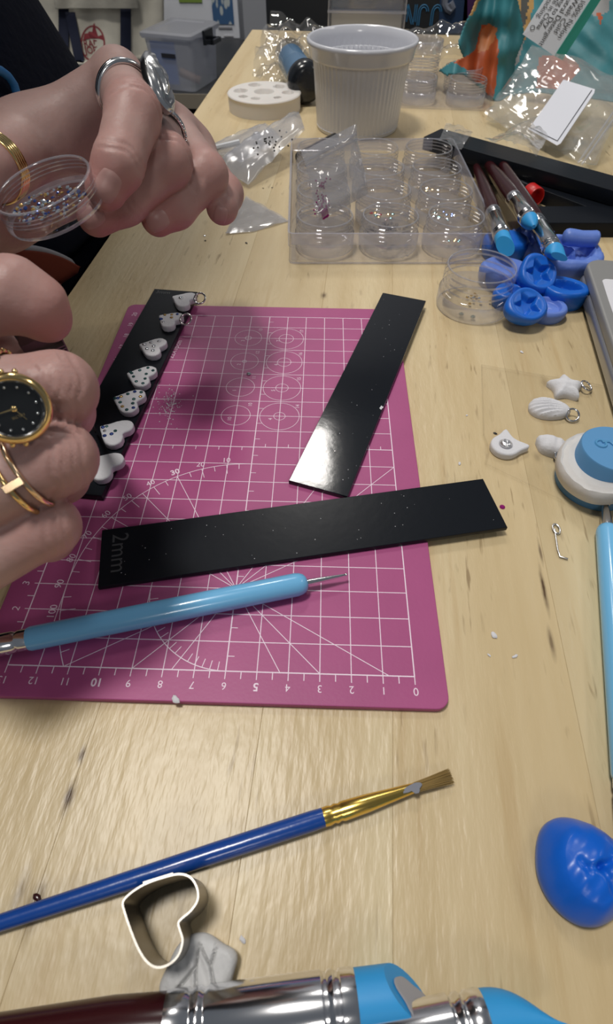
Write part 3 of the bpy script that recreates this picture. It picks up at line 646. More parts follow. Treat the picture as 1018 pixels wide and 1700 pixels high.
# little zip bag of magenta glitter
zb = T('zip_bag', 'small clear zip bag of magenta glitter leaning in the front left jar', 'plastic bag')
Yb = JC[0, 0][1]
c00, c10, c11, c01 = PY(527, 368, Yb + .002), PY(611, 322, Yb + .03), PY(590, 206, Yb + .045), PY(501, 252, Yb + .016)
sheet('film', M['bagsmall'], c00, c10, c11, c01, 26, 26, .0020, 55, .003, zb, seed=2)
def bil(u, v): return c00 * (1 - u) * (1 - v) + c10 * u * (1 - v) + c11 * u * v + c01 * (1 - u) * v
for vv in (.80, .87): MB().add(*tube([bil(u, vv) for u in np.linspace(.01, .99, 8)], .0007, 6)).build('zip_seal', M['bagmilky'], zb)
gl = MB(); q = np.random.default_rng(12)
for i in range(230):
    k = q.random()
    u, v_ = (.12 + .09 * q.random(), .02 + .10 * q.random()) if k < .75 else ((.15 + .07 * q.normal(), .12 + .12 * abs(q.normal())) if k < .9 else (.22 + .06 * q.normal(), .48 + .04 * q.normal()))
    gl.add(*sphere(.0009 if k < .75 else .0006, bil(u, v_) + V(0, -.0022, 0), 5, 4))
tag(gl.build('magenta_glitter', M['gempink']), 'magenta glitter gathered at the bottom of the small zip bag', 'glitter', kind='stuff')

# ------------------------------------------------------------------ ramekin, silicone mould
pot = T('ramekin', 'white glazed ramekin pot with fluted sides standing behind the jar tray', 'pot', loc((-.0030, .5135, .0001)))
def flute(a, r, z): return 1 - (.022 * np.abs(np.sin(a * 30)) ** 1.5 if .003 < z < .049 and r > .034 else 0)
Rr = .0462
pr = [(1e-4, .0006), (.033, .0006), (.034, 0), (.0358, .0003), (.0366, .003), (.0366, .0031), (.0404, .0488), (.0406, .0492), (.0432, .0500), (.0436, .0515), (.0446, .0566), (.0458, .0590), (.0462, .0605), (.0457, .0620), (.0443, .0624), (.0430, .0615), (.0415, .0560), (.0360, .006), (.033, .0040), (1e-4, .0036)]
pp = [];
for (r0, z0), (r1, z1) in zip(pr, pr[1:]):
    k = 10 if abs(z1 - z0) > .02 else 1; pp += [(r0 + (r1 - r0) * i / k, z0 + (z1 - z0) * i / k) for i in range(k)]
MB().add(*lathe(pp + pr[-1:], 288, wob=flute)).build('pot_body', mat('white_glaze', (.60, .61, .66), .18, coat=.3), pot, sharp=60)
p = V(-.0905, .560, 0)
mo = T('silicone_mould', 'round white silicone mould with recessed shapes on its top', 'mould', loc((p[0], p[1], .0001)) @ rotz(.3))
def rec(v):
    d = 0
    for x, y, r in ((0, 0, .0095), (-.021, .008, .0065), (-.012, -.019, .004), (.008, -.021, .003), (.021, -.009, .0055), (.018, .012, .006), (-.004, .023, .006), (-.022, -.010, .004)): d = d - .004 * sstep(r, r * .8, np.hypot(v[:, 0] - x, v[:, 1] - y))
    return d
t = np.arange(96) * 2 * np.pi / 96
MB().add(*lump(np.c_[.035 * np.cos(t), .035 * np.sin(t)], .0135, .12, rec, 44, .0)).build('mould_body', mat('white_silicone', (.68, .65, .62), .5, sss=.1), mo, sharp=50)

# ------------------------------------------------------------------ thick black guide strips at the right
def bar(label, a, b, z, th, L=.1515, wd=.025):    # a, b: back top edge
    a, b = np.asarray(a), np.asarray(b); d = nrm((b - a)[:2]); n = np.array([d[1], -d[0]])
    r = T('guide_strip', label, 'guide strip', frame((*(a[:2] + n * wd / 2), z), (*d, 0)), 'black guide strips')
    MB().add(*prism([(0, -wd / 2), (L, -wd / 2), (L, wd / 2), (0, wd / 2)], 0, th, .0005, 2)).build('strip', M['satin'], r); return r
bar('thick black guide strip lying on top of another behind the clay shapers', P(733, 213, .0185), P(1018, 291, .0185), .0095, .009, L=.20)
bar('thick black guide strip mostly hidden under the upper one', P(760, 236, .0092), P(1018, 330, .0092), .0001, .009, L=.19)
bar('thick black guide strip running off the right edge beside the red cap', P(868, 342, .0095), P(1018, 342, .0095), .0001, .0094)
a, b = P(497, 262, .004), P(556, 230, .004)
tag(MB().add(*tube([a, b], .0042, 12)).build('black_pen', M['black']), 'short black pen end poking out behind the jar tray by the pot', 'pen')
cw = T('film_wrap', 'crinkled clear film wrapped over the far end of the black strip', 'plastic film')
sheet('film', M['bag'], P(728, 238, .019), P(765, 252, .0192), P(785, 222, .0192), P(740, 208, .019), 18, 18, .002, 110, parent=cw, sag=lambda u, v: .0015 + 0 * u, seed=3)
sheet('film', M['bag'], P(800, 236, .0195), P(890, 262, .0195), P(912, 224, .010), P(850, 218, .012), 22, 18, .004, 60, parent=cw, sag=lambda u, v: .005 * np.sin(3.1 * u) , seed=5)
# red cap on a clear vial
vd = nrm(P(893, 328, .007) - P(862, 305, .007)); a = P(884, 323, .0068)
vi = T('vial', 'little clear vial with a red cap lying behind the clay shapers', 'vial', along(a, a + vd))
v, f = lathe([(.0060, -.0045), (.0064, -.004), (.0064, .0050), (.0061, .0054), (.0054, .0054), (.0052, .005), (.0052, -.002), (1e-4, -.0022)], 32); MB().add(v, f, Matrix.Rotation(math.pi / 2, 4, 'Y')).build('cap', mat('red_plastic', (.50, .012, .012), .35), vi)
v, f = lathe([(1e-4, -.030), (.0046, -.0295), (.0050, -.028), (.0050, -.0046), (.0044, -.0046), (.0044, -.028), (1e-4, -.0285)], 28); MB().add(v, f, Matrix.Rotation(math.pi / 2, 4, 'Y')).build('tube', M['jar'], vi)

# ------------------------------------------------------------------ blue putty moulds in a heap
def starcut(r, dep, rot, q=.5):
    pl = star(r, q, 5, 1, rot); return lambda v: -dep * sstep(.0006, -.0012, sd_poly(v, pl)) + .0006 * np.exp(-((np.hypot(v[:, 0], v[:, 1]) - r * 1.25) / .0015) ** 2)
def mould(label, px, py, z, R, h, m, top=None, tilt=(0, 0), yaw=0, seed=0, ax=1.15, amp=.05, lift=0, rnd=.4):
    p = P(px, py, z); Mx = loc((p[0], p[1], lift)) @ Matrix.Rotation(tilt[0], 4, 'X') @ Matrix.Rotation(tilt[1], 4, 'Y') @ rotz(yaw)
    o = MB().add(*lump(blob(64, R, amp, seed, ax), h, rnd, top, 34)).build('putty_mould', m, None, Mx); return tag(o, label, 'mould', 'blue putty moulds')
D, Pl = M['moldblue'], M['moldpale']
mould('dark blue putty mould half hidden beside the clear tray corner', 838, 410, .006, .0125, .012, D, None, seed=1)
mould('periwinkle putty mould with a ragged rim behind the crossed clay shapers', 880, 405, .006, .0135, .010, Pl, lambda v: -.004 * sstep(.010, .006, np.hypot(v[:, 0], v[:, 1])) + .002 * noise3(np.c_[v, v[:, 0] * 0], 330), seed=2)
mould('smooth periwinkle lump behind the lone open jar', 836, 458, .006, .0125, .0125, Pl, None, seed=3, ax=1.1)
mould('small dark blue mould wedged between the lone jar and the star moulds', 846, 495, .004, .0088, .009, D, lambda v: -.003 * sstep(.005, .003, np.hypot(v[:, 0] - .002, v[:, 1])), seed=4)
mould('large periwinkle mould with a deep round well and raised crescent', 938, 432, .006, .0190, .014, Pl, lambda v: -.006 * sstep(.0145, .0115, np.hypot(v[:, 0], v[:, 1])) + .004 * np.exp(-((np.hypot(v[:, 0] + .003, v[:, 1] + .001) - .0065) / .0011) ** 2) * (v[:, 1] > -.006) + .0006 * noise3(np.c_[v, v[:, 0] * 0], 500), seed=5, ax=1.12, yaw=-.2)
mould('dark blue oval mould with a leaf shaped well in front of the large periwinkle one', 932, 490, .005, .0102, .0112, D, lambda v: -.0045 * sstep(1.0, .72, (np.abs(v[:, 0] - .0005) / .0095) ** 1.4 + (np.abs(v[:, 1]) / .0055) ** 1.6), seed=6, ax=1.35, yaw=-.3, amp=.03, rnd=.3)
mould('pale periwinkle mould with small round dots under the front star mould', 906, 517, .003, .0098, .0072, Pl, lambda v: -.0022 * sstep(.0078, .0062, np.hypot(v[:, 0], v[:, 1])) - sum(.0012 * np.exp(-((v[:, 0] - x) ** 2 + (v[:, 1] - y) ** 2) / .0011 ** 2) for x, y in ((-.002, .001), (0, .003), (.0005, -.0005), (-.003, -.002))), seed=7)
mould('bright blue mould with a star hollow, upper one of the two star moulds', 886, 455, .012, .0108, .0085, D, starcut(.0078, .0036, .4), (.55, .12), .2, 8, 1.08, .05, lift=.0085)
mould('bright blue mould with a star hollow, lower front one of the two', 870, 507, .010, .0104, .0070, D, starcut(.0074, .0032, .7), (.42, .10), 0, 9, 1.12, .05, lift=.0062)
a, b = P(934, 393, .0175), P(995, 398, .0175)
tag(MB().add(*tube([a + (b - a) * t + V(0, 0, .0003 * math.cos(6.28 * t)) for t in (0, .02, .06, .12, .25, .5, .75, .88, .94, .98, 1)], [.001, .0030, .0041, .0046, .0047, .0045, .0046, .0047, .0042, .003, .001], 20)).build('putty_roll', M['moldpale']), 'rolled periwinkle putty lying on the large periwinkle mould', 'mould', 'blue putty moulds')

# ------------------------------------------------------------------ laptop
ld = nrm(V(-.0111, -.087, 0)); lx = np.array([-ld[1], ld[0], 0]); lc = V(.1150, .2440, 0)
lap = T('laptop', 'closed grey metal laptop with rounded corners at the right edge', 'laptop', frame((lc[0] + .003, lc[1], .0016), lx))
MB().add(*prism(rrect(0, .31, -.216, 0, .010, 8), .0, .0085, .0032, 6)).build('bottom_case', mat('grey_aluminium', (.42, .42, .43), .38, .85), lap)
MB().add(*prism(rrect(.0003, .3097, -.2157, -.0003, .0098, 8), .0090, .0150, .0014, 4)).build('lid', mat('dark_aluminium', (.27, .27, .268), .5, .2), lap)
MB().add(*prism(rrect(.002, .308, -.214, -.002, .009, 6), .0084, .0091)).build('hinge_gap', M['black'], lap)
ft = MB()
for x, y in ((.02, -.02), (.29, -.02), (.02, -.196), (.29, -.196)): ft.add(*lathe([(.005, -.0015), (.005, .0002)], 20), loc((x, y, 0)))
ft.build('rubber_feet', M['black'], lap)
stk = MB().add(*prism(smooth_loop(rrect(.0052, .085, -.105, -.0225, .004, 4), 1), .01502, .01514)).build('sticker', mat('sticker_white', (.72, .72, .76), .4), lap)
for nm, x0, x1, y0, y1, col in (('sticker_outline', .0105, .078, -.097, -.0290, (.01, .012, .02)), ('sticker_panel', .0117, .077, -.096, -.0302, (.35, .55, .55)), ('sticker_patch', .0127, .026, -.036, -.0308, (.40, .38, .05)), ('sticker_patch', .0140, .030, -.050, -.0385, (.42, .40, .05)), ('sticker_patch', .019, .06, -.066, -.051, (.12, .03, .02)), ('sticker_patch', .022, .07, -.09, -.068, (.30, .05, .04))):
    z = .01514 + (.00002 if 'outline' in nm else .00004 if 'panel' in nm else .00006)
    MB().add(*prism(rrect(x0, x1, y0, y1, .0022, 3), z - .00002, z)).build(nm, mat(nm, col, .4), stk)

# ------------------------------------------------------------------ far end of the table
M['film2'] = clear('stiff_film', (.97, .97, .97), .09, .5, .07, haze=.06)
A, B = P(507, 136, .0175), P(465, 72, .0175); d = nrm(B - A)
rl = T('lint_roller', 'blue roll in a clear cylindrical cover with a black end cap, lying behind the pot', 'roller', along(A, B) @ Matrix.Scale(.85, 4))
L = .105
MB().add(*rod([(.012, .0158), (.0121, .0160), (.052, .0160), (.0525, .0156), (.053, .0156), (.0535, .0160), (.092, .0160), (.0921, .0158)], 36)).build('blue_roll', mat('roll_blue', (.07, .22, .42), .5), rl)
MB().add(*rod([(.006, .0161), (.0119, .0161)], 36)).build('white_collar', mat('white_plastic', (.65, .65, .65), .4), rl)
MB().add(*rod([(-.012, .004), (-.0118, .010), (-.0105, .0150), (-.007, .0182), (-.002, .0200), (.006, .0200), (.0065, .0198)], 36)).build('end_cap', M['black'], rl)
v, f = tube([(.0066, 0, 0), (L - .004, 0, 0), (L, 0, 0), (L + .001, 0, 0)], [.0199, .0199, .018, .012], 36); MB().add(v, f).build('clear_cover', M['film2'], rl)
cf = T('crumpled_wrap', 'crumpled clear plastic wrap at the far left end of the table', 'plastic film')
sheet('film', M['film2'], P(424, 92, .001), P(560, 100, .004), PY(545, 48, .80), PY(452, 22, .84), 34, 34, .016, 26, parent=cf, seed=4)
sheet('film', M['film2'], P(415, 128, .001), P(470, 150, .001), PY(500, 62, .72), PY(436, 48, .75), 26, 26, .012, 30, parent=cf, seed=6)
# acrylic drawers
Y0 = .80; pa, pb = PY(546, 52, Y0), PY(668, 52, Y0); wd = pb[0] - pa[0]
ac = T('acrylic_drawers', 'small clear acrylic two tier drawer box behind the white pot', 'box', loc((pa[0], Y0, .0005)) @ rotz(-.03))
h = .062
v, f = strips([np.c_[rrect(0, wd, 0, .07, .002, 3), np.full(16, z)] for z in (0, h)]); MB().add(v, f).build('shell', clear('acrylic', (.95, .95, .97), .12, .5, .08, haze=.12), ac)
MB().add(*box(.003, wd - .003, -.004, .060, .003, .031)).build('lower_drawer', clear('frosted_drawer', (.9, .9, .93), .15, .4, .2, haze=.55, hcol=(.62, .64, .68)), ac, smooth=False)
MB().add(*box(.003, wd - .003, .002, .060, .035, .058)).build('upper_drawer', clear('reflection_toned_drawer', (.6, .62, .68), .15, .4, .15, haze=.3, hcol=(.35, .38, .45)), ac, smooth=False)  # dark blue-grey reflection put into the upper drawer's tint
MB().add(*box(-.002, wd + .002, -.006, .0, .0315, .0335)).add(*box(-.0015, 0, -.004, .07, 0, h)).add(*box(wd, wd + .0015, -.004, .07, 0, h)).build('rim', M['edgeglint'], ac, smooth=False)
# second tray with stacked jars, film over it
t2 = loc((.030, .5675, .0001)) @ rotz(-.07)
tr2 = T('jar_tray', 'low clear plastic tray right behind the pot with upturned jars', 'tray', t2)
o = rrect(0, .098, 0, .13, .003, 4); n = len(o); v, f = strips([np.c_[ins(o, d_), np.full(n, z)] for d_, z in ((0, 0), (0, .012), (.0012, .012), (.0012, .0014))]); MB().add(v, f).build('tray_body', M['traymat'], tr2)
def jar_at(label, c, z, flip=False):
    Mx = loc((c[0], c[1], z)); Mx = Mx @ (loc((0, 0, .0190)) @ Matrix.Rotation(math.pi, 4, 'X') if flip else Matrix.Identity(4))
    j = T('screw_jar', label, 'jar', Mx, 'screw jars behind the pot'); link('jar_body', jm, M['jar'], j)
jar_at('open clear jar at the right corner of the tray behind the pot', MX(t2, (.0735, .021, 0)), .0016)
jar_at('clear jar in the tray half hidden by the right side of the pot', MX(t2, (.026, .022, 0)), .0016)
jar_at('clear jar standing behind the corner one in the tray behind the pot', MX(t2, (.073, .064, 0)), .0016, True)
jar_at('clear jar in the second row behind the pot, left one', MX(t2, (.030, .066, 0)), .0016)
jar_at('clear jar stacked upside down on top of another beside the pot rim', MX(t2, (.030, .066, 0)), .0211, True)
lb = T('clear_bag', 'large clear plastic bag draped over the jars behind the pot', 'plastic bag')
sheet('film', M['film2'], PY(655, 112, .62), PY(770, 92, .62), PY(806, 38, .66), PY(668, 50, .68), 30, 24, .006, 40, parent=lb, seed=7, sag=lambda u, v: .004 * np.sin(9 * v))

# ------------------------------------------------------------------ teal nylon bag with an orange print
cols = dict(teal=(.035, .20, .235), orange=(.42, .082, .022), peach=(.50, .19, .075), mustard=(.38, .22, .065), grey=(.27, .27, .27), dark=(.05, .05, .045))
CM = {k: mat('nylon_' + k, c, .55, bump=.0006, bscale=90, var=.12, vscale=40) for k, c in cols.items()}
def cloth(name, outline, prints, Yf, x0, x1, y0, y1, parent, base='teal', n=110):
    xs = np.linspace(x0, x1, n); ys = np.linspace(y0, y1, n); X_, Y_ = np.meshgrid(xs, ys, indexing='ij'); q = np.stack([X_, Y_], -1)
    YY = Yf(X_, Y_); p = np.stack([PY(x, y, Y) for x, y, Y in zip(X_.ravel(), Y_.ravel(), YY.ravel())])
    p[:, 2] = np.maximum(p[:, 2], .0008)
    c = (q[:-1, :-1] + q[1:, 1:]) / 2; inside = sd_poly(c, outline) < 0
    names = [base]; idx = np.zeros(c.shape[:2], int)
    for k, pl in prints:
        if k not in names: names.append(k)
        idx[sd_poly(c + .8 * np.sin(c[..., ::-1] * .35), pl) < 0] = names.index(k)
    f, mi = [], []
    for i in range(n - 1):
        for j in range(n - 1):
            if inside[i, j]: f.append((i * n + j, i * n + j + 1, (i + 1) * n + j + 1, (i + 1) * n + j)); mi.append(int(idx[i, j]))
    used = np.unique(np.array(f)); rm = -np.ones(n * n, int); rm[used] = np.arange(len(used))
    mb = MB().add(p[used], [tuple(rm[list(t)]) for t in f]); me = mb.mesh(name, 0)
    for k in names: me.materials.append(CM[k])
    me.polygons.foreach_set('material_index', mi); o = link(name, me, None, parent)
    s = o.modifiers.new('thick', 'SOLIDIFY'); s.thickness = .0012; return o
tb = T('nylon_bag', 'folded teal nylon bag printed with orange shapes at the far right', 'bag')
cloth('front_fold', [(806, -60), (848, -60), (872, 60), (856, 100), (853, 168), (832, 174), (800, 150), (770, 122), (741, 124), (728, 117), (748, 104), (772, 96), (760, 70), (778, 30), (792, 0)],
      [('orange', [(752, 104), (778, 92), (790, 80), (800, 40), (822, 46), (828, 80), (824, 140), (818, 162), (808, 158), (805, 140), (790, 138), (772, 112)]), ('peach', [(793, 88), (799, 48), (812, 40), (826, 46), (822, 62), (812, 82)]), ('mustard', [(776, 28), (786, -4), (796, -20), (800, -4), (784, 26)])],
      lambda x, y: .625 + .012 * np.sin((x - 800) * .09 + y * .02) + .006 * noise3(np.stack([x, y, x * 0], -1), .06) - .0002 * (y - 60), 720, 880, -60, 180, tb)
cloth('back_fold', [(825, -70), (1110, -70), (1110, 240), (940, 200), (850, 176), (838, 100), (828, 40), (850, 0)],
      [('mustard', [(853, -70), (900, -70), (880, 40), (856, 110), (850, 60)]), ('dark', [(866, -10), (880, -10), (872, 44), (862, 40)]), ('grey', [(853, 96), (872, 60), (862, 100), (852, 118)]), ('orange', [(895, 95), (930, 90), (950, 95), (965, 115), (930, 150), (890, 150)]), ('grey', [(975, -40), (1020, -40), (1010, 20), (985, 28)]), ('orange', [(990, 24), (1000, 20), (998, 42)])],
      lambda x, y: .665 + .008 * np.sin((x - 850) * .03) + .003 * noise3(np.stack([x, y, x * 0], -1), .03, 2) - .0004 * (y - 60), 820, 1110, -70, 240, tb)
lq = [PY(x, y, Yq) for x, y, Yq in ((868, 57, .585), (921, 93, .575), (990, -14, .590), (922, -30, .60))]
lm = MB().add(np.concatenate([np.array(lq), np.array(lq) + V(0, .0005, 0)]), [(0, 1, 2, 3), (7, 6, 5, 4), (0, 4, 5, 1), (1, 5, 6, 2), (2, 6, 7, 3), (3, 7, 4, 0)])
lab = lm.build('care_label', mat('satin_label', (.58, .60, .64), .5), tb, smooth=False)
rb = [PY(x, y, Yq) for x, y, Yq in ((921, 93, .574), (934, 100, .576), (1004, -10, .592), (990, -14, .589))]
MB().add(np.concatenate([np.array(rb), np.array(rb) + V(0, .001, 0)]), [(0, 1, 2, 3), (7, 6, 5, 4), (0, 4, 5, 1), (1, 5, 6, 2), (2, 6, 7, 3), (3, 7, 4, 0)]).build('binding', mat('green_binding', (.03, .30, .24), .5), tb, smooth=False)
ex = nrm(lq[1] - lq[2]); up = nrm(np.array(lq[2]) - np.array(lq[3])); nn = nrm(np.cross(ex, up)); up = np.cross(nn, ex)
if nn[1] > 0: nn_ = -nn
else: nn_ = nn
LM = Matrix([[ex[0], up[0], nn_[0], 0], [ex[1], up[1], nn_[1], 0], [ex[2], up[2], nn_[2], 0], [0, 0, 0, 1]])
tm = MB(); c0 = np.array(lq[2]) * .5 + np.array(lq[1]) * .5
for s, k, sh in (('100% Nylon', .15, -.002), ('Wash Cold', .31, -.003), ('Neutral Detergent', .46, .001), ('Hang to Dry', .60, -.004), ('Made in China', .74, -.003), ('Tracking    O', .88, .002)):
    o_ = c0 + (np.array(lq[3]) - np.array(lq[2])) * k + ex * sh + nn_ * .0004
    tv, tf_ = text_geo(s, .0063); Lx, Ly = np.linalg.norm(lq[1] - lq[2]), np.linalg.norm(lq[3] - lq[2]); u_ = (.5 + tv[:, :1] / Lx + sh / Lx); w_ = k - tv[:, 1:2] / Ly
    tm.add((lq[2] * (1 - u_) + lq[1] * u_) * (1 - w_) + (lq[3] * (1 - u_) + lq[0] * u_) * w_ + nn_ * .0011, tf_)
tm.build('label_text', mat('label_ink', (.05, .05, .05), .6), lab, smooth=False)
# clear zip bag with a white label panel
zc = [P(806, 196, .004), P(988, 276, .004), PY(1052, 140, .53), PY(884, 76, .575)]
zg = T('zip_bag', 'large clear zip bag with a blank white framed label, in front of the teal bag', 'plastic bag')
sheet('film', M['bag'], *zc, 44, 44, .006, 24, .005, zg, seed=8)
def zbil(u, v, k=.0): return zc[0] * (1 - u) * (1 - v) + zc[1] * u * (1 - v) + zc[2] * u * v + zc[3] * (1 - u) * v
nz_ = nrm(np.cross(zc[1] - zc[0], zc[3] - zc[0])); nz_ = nz_ if nz_[1] < 0 else -nz_
def onz(x, y):                           # where the bag's plane is seen
    r = ray(x, y); t = ((zc[0] + nz_ * .0075 - CAM) @ nz_) / (r @ nz_); return CAM + t * r
def panel(nm, pts, m, off, parent, th=.0004):
    p = np.array([onz(*q) + nz_ * off for q in pts]); k = len(p); return MB().add(np.concatenate([p, p - nz_ * th]), [tuple(range(k)), tuple(range(2 * k - 1, k - 1, -1))] + [(i, k + i, k + (i + 1) % k, (i + 1) % k) for i in range(k)]).build(nm, m, parent, smooth=False)
lp = panel('label_panel', [(878, 216), (936, 134), (988, 150), (987, 156), (931, 240), (925, 243)], mat('white_label', (.62, .64, .72), .35), .001, zg)
fr = [(881, 214), (926, 236), (983, 152)]
fm = MB().add(*tube([onz(*q) + nz_ * .0013 for q in fr], .0003, 5)); fm.build('label_frame', M['black'], lp)
for vv in (.0,): pass
for q0, q1 in (((960, 272), (1020, 186)), ((966, 275), (1024, 192))): MB().add(*tube([onz(*q0) + nz_ * .001, onz(*q1) + nz_ * .001], .0009, 6)).build('zip_seal', M['bagmilky'], zg)
# baggies left of the tray
bg = T('zip_bag', 'milky zip bags with dark specks folded together left of the jar tray', 'plastic bag')
sheet('film', M['bagmilky'], P(352, 276, .003), P(412, 306, .003), P(506, 214, .020), P(496, 184, .022), 26, 18, .0028, 34, .005, bg, seed=9)
sheet('film', M['bagmilky'], P(330, 250, .004), P(400, 270, .006), P(470, 232, .014), P(440, 205, .016), 22, 18, .0028, 38, .004, bg, seed=10)
MB().add(*tube([P(330, 252, .006), P(398, 236, .012)], .0022, 8)).build('white_strip', mat('white_strip', (.66, .67, .7), .5), bg)
sp = MB(); q = np.random.default_rng(4)
for i in range(26): x, y = 452 + q.normal() * 16, 236 + q.normal() * 9; sp.add(*sphere(.0007, P(x, y, .020), 6, 4))
tag(sp.build('dark_specks', M['black'], bg), kind='stuff')
fb2 = T('zip_bag', 'flat milky zip bag lying on the table below the fingertips', 'plastic bag')
sheet('film', M['bagmilky'], P(374, 388, .001), P(418, 384, .001), P(480, 366, .001), P(408, 326, .001), 22, 16, .0014, 60, .001, fb2, seed=11)
p = P(427, 229, .0045); db = T('dotted_bead', 'small silver bead with dark dots near the milky bags', 'bead', loc(p))
MB().add(*sphere(.0046, (0, 0, 0), 20, 14)).build('bead_body', M['silver'], db)
dm = MB()
for k in range(14): a, e = k * 2.4, -1 + 2 * (k + .5) / 14; rr = math.sqrt(1 - e * e); n_ = V(rr * math.cos(a), rr * math.sin(a), e); dm.add(*sphere(.0008, n_ * .0043, 8, 6))
dm.build('dots', M['black'], db)

# ------------------------------------------------------------------ crumbs and specks on the table
q = np.random.default_rng(21)
spots = [(403, 1560, .0006, 'clay', 'white clay crumb right of the heart cutter and the cracked lump'), (820, 1055, .0009, 'clay', 'largest white clay crumb on the bare table right of the mat corner'),
 (812, 1088, .0004, 'clay', 'tiny clay crumb nearest the lower right edge of the mat'), (855, 1090, .0006, 'clay', 'clay crumb farther from the mat, left of the bent wire eye pin line'),
 (866, 585, .0007, 'clay', 'white clay crumb on bare table below the heap of blue moulds'), (822, 720, .0006, 'black', 'dark speck beside the ear of the cat head charm'),
 (763, 770, .0006, 'clay', 'white clay crumb just above the end of the crossways strip'), (452, 312, .0005, 'black', 'dark speck right of the flat milky bag, nearer the jar tray'), (437, 313, .0004, 'black', 'smaller dark speck right of the flat milky bag, farther from the tray'),
 (409, 404, .0007, 'black', 'dark speck below the tip of the flat milky bag'), (340, 392, .0007, 'gem', 'tiny shiny speck on the table below the little finger'), (341, 400, .0005, 'black', 'tiny dark speck just under the shiny one below the little finger'),
 (62, 1490, .0008, 'maroon', 'tiny dark red crumb above the handle of the blue brush'), (775, 690, .0004, 'clay', 'faint clay crumb left of the cat head charm, upper one'), (292, 1162, .0010, 'clay', 'clay crumb on the near edge of the pink mat')]
for x, y, r0, m, lab_ in spots:
    p = P(x, y, MT if y == 1162 else 0)
    o = MB().add(*dome(blob(12, r0, .25, int(x), 1.5), r0 * .8, 0, rings=5)).build('crumb', M[m], None, loc((p[0], p[1], p[2] + .0001)) @ rotz(float(q.uniform(0, 3))))
    tag(o, lab_, 'crumb', 'crumbs on the work surface')

# ------------------------------------------------------------------ behind the table
SZ = -.30
ps = P(290, 150, SZ); Ys = ps[1]
sh = T('low_shelf_unit', 'low shelf unit with a dark top and pale wooden edge behind the table', 'shelf')
xa, xb = PY(40, 150, Ys)[0], PY(470, 150, Ys)[0]
MB().add(*box(xa, xb, Ys - .03, Ys + .6, SZ - .03, SZ)).build('top', mat('dark_grey_top', (.035, .037, .04), .5), sh, smooth=False)
MB().add(*box(xa, xb, Ys - .034, Ys - .03, SZ - .034, SZ + .0)).build('edge', mat('pale_edge', (.30, .26, .20), .5), sh, smooth=False)
MB().add(*box(xa, xb, Ys + .50, Ys + .52, FLOOR, SZ - .03)).add(*box(xa, xa + .02, Ys, Ys + .5, FLOOR, SZ - .03)).add(*box(xb - .02, xb, Ys, Ys + .5, FLOOR, SZ - .03)).build('carcass', mat('brown_carcass', (.03, .02, .014), .6), sh, smooth=False)
# clear storage box
Yx = Ys + .02; q0, q1 = PY(258, 142, Yx), PY(330, 142, Yx); bw = q1[0] - q0[0]; bh = PY(255, 55, Yx)[2] - SZ
bx = T('storage_box', 'clear plastic storage box with a grey lid and black latch, on the low shelf', 'storage box', loc((q0[0], Yx, SZ + .0005)) @ rotz(-.30))
def rr3(i, z): o = rrect(-i, bw + i, -i, bw * 1.25 + i, .012, 4); return np.c_[o, np.full(len(o), z)]
clb = clear('box_plastic', (.93, .94, .97), .10, .35, .12, haze=.45, hcol=(.88, .90, .98))
v, f = strips([rr3(0, 0), rr3(.004, bh * .5), rr3(.008, bh * .92), rr3(.014, bh * .93), rr3(.014, bh)], True, True, False); MB().add(v, f).build('box_body', clb, bx)
v, f = strips([rr3(.016, bh * .96), rr3(.016, bh * 1.02), rr3(.008, bh * 1.05), rr3(-.012, bh * 1.05), rr3(-.016, bh * 1.03)]); MB().add(v, f).build('lid', clear('box_lid', (.85, .86, .9), .12, .4, .12, haze=.5, hcol=(.7, .71, .75)), bx)
lt = MB().add(*box(bw + .016, bw + .024, bw * .42, bw * .82, bh * .78, bh * 1.03)).add(*box(bw + .024, bw + .045, bw * .42, bw * .48, bh * .80, bh * .88)).add(*box(bw + .024, bw + .045, bw * .76, bw * .82, bh * .80, bh * .88)).add(*box(bw + .040, bw + .048, bw * .42, bw * .82, bh * .80, bh * .88)); lt.build('latch', M['black'], bx, smooth=False)
MB().add(*box(.004, bw * .62, .003, .006, bh * .10, bh * .86)).build('blue_card', mat('blue_card', (.16, .28, .60), .6), bx, smooth=False)
MB().add(*box(bw * .32, bw * .66, -.0075, -.006, bh * .60, bh * .68)).build('box_label', mat('dark_label', (.03, .03, .04), .5), bx, smooth=False)
MB().add(*tube([(bw * .55, .03, bh * .30), (bw * .95, .05, bh * .12)], .010, 10)).build('contents', mat('peach_contents', (.45, .32, .26), .6), bx)
# white notice board with pictures
Yn = Ys + .62; n0, n1 = PY(255, 130, Yn), PY(403, 130, Yn)
nb = T('picture_board', 'white board with a green and a blue patterned picture behind the storage box', 'board', loc((n0[0], Yn, 0)))
wN = n1[0] - n0[0]; zt = PY(300, -70, Yn)[2]
MB().add(*box(0, wN, 0, .02, SZ + .001, zt)).build('panel', mat('board_white', (.80, .82, .88), .5), nb, smooth=False)
def pic(nm, x0, x1, y0, y1, m):
    a, b = PY(x0, y0, Yn) - V(n0[0], Yn, 0), PY(x1, y1, Yn) - V(n0[0], Yn, 0); return MB().add(*box(a[0], b[0], -.004, -.0002, b[2], a[2])).build(nm, m, nb, smooth=False)
bp = mat('blue_leaf_print', (.06, .13, .26), .6); nt = bp.node_tree
tc = nt.nodes.new('ShaderNodeTexCoord'); mp = nt.nodes.new('ShaderNodeMapping'); mp.inputs['Scale'].default_value = (55, 1, 26); mp.inputs['Rotation'].default_value = (0, .3, 0); vo = nt.nodes.new('ShaderNodeTexVoronoi'); vo.inputs['Scale'].default_value = 1
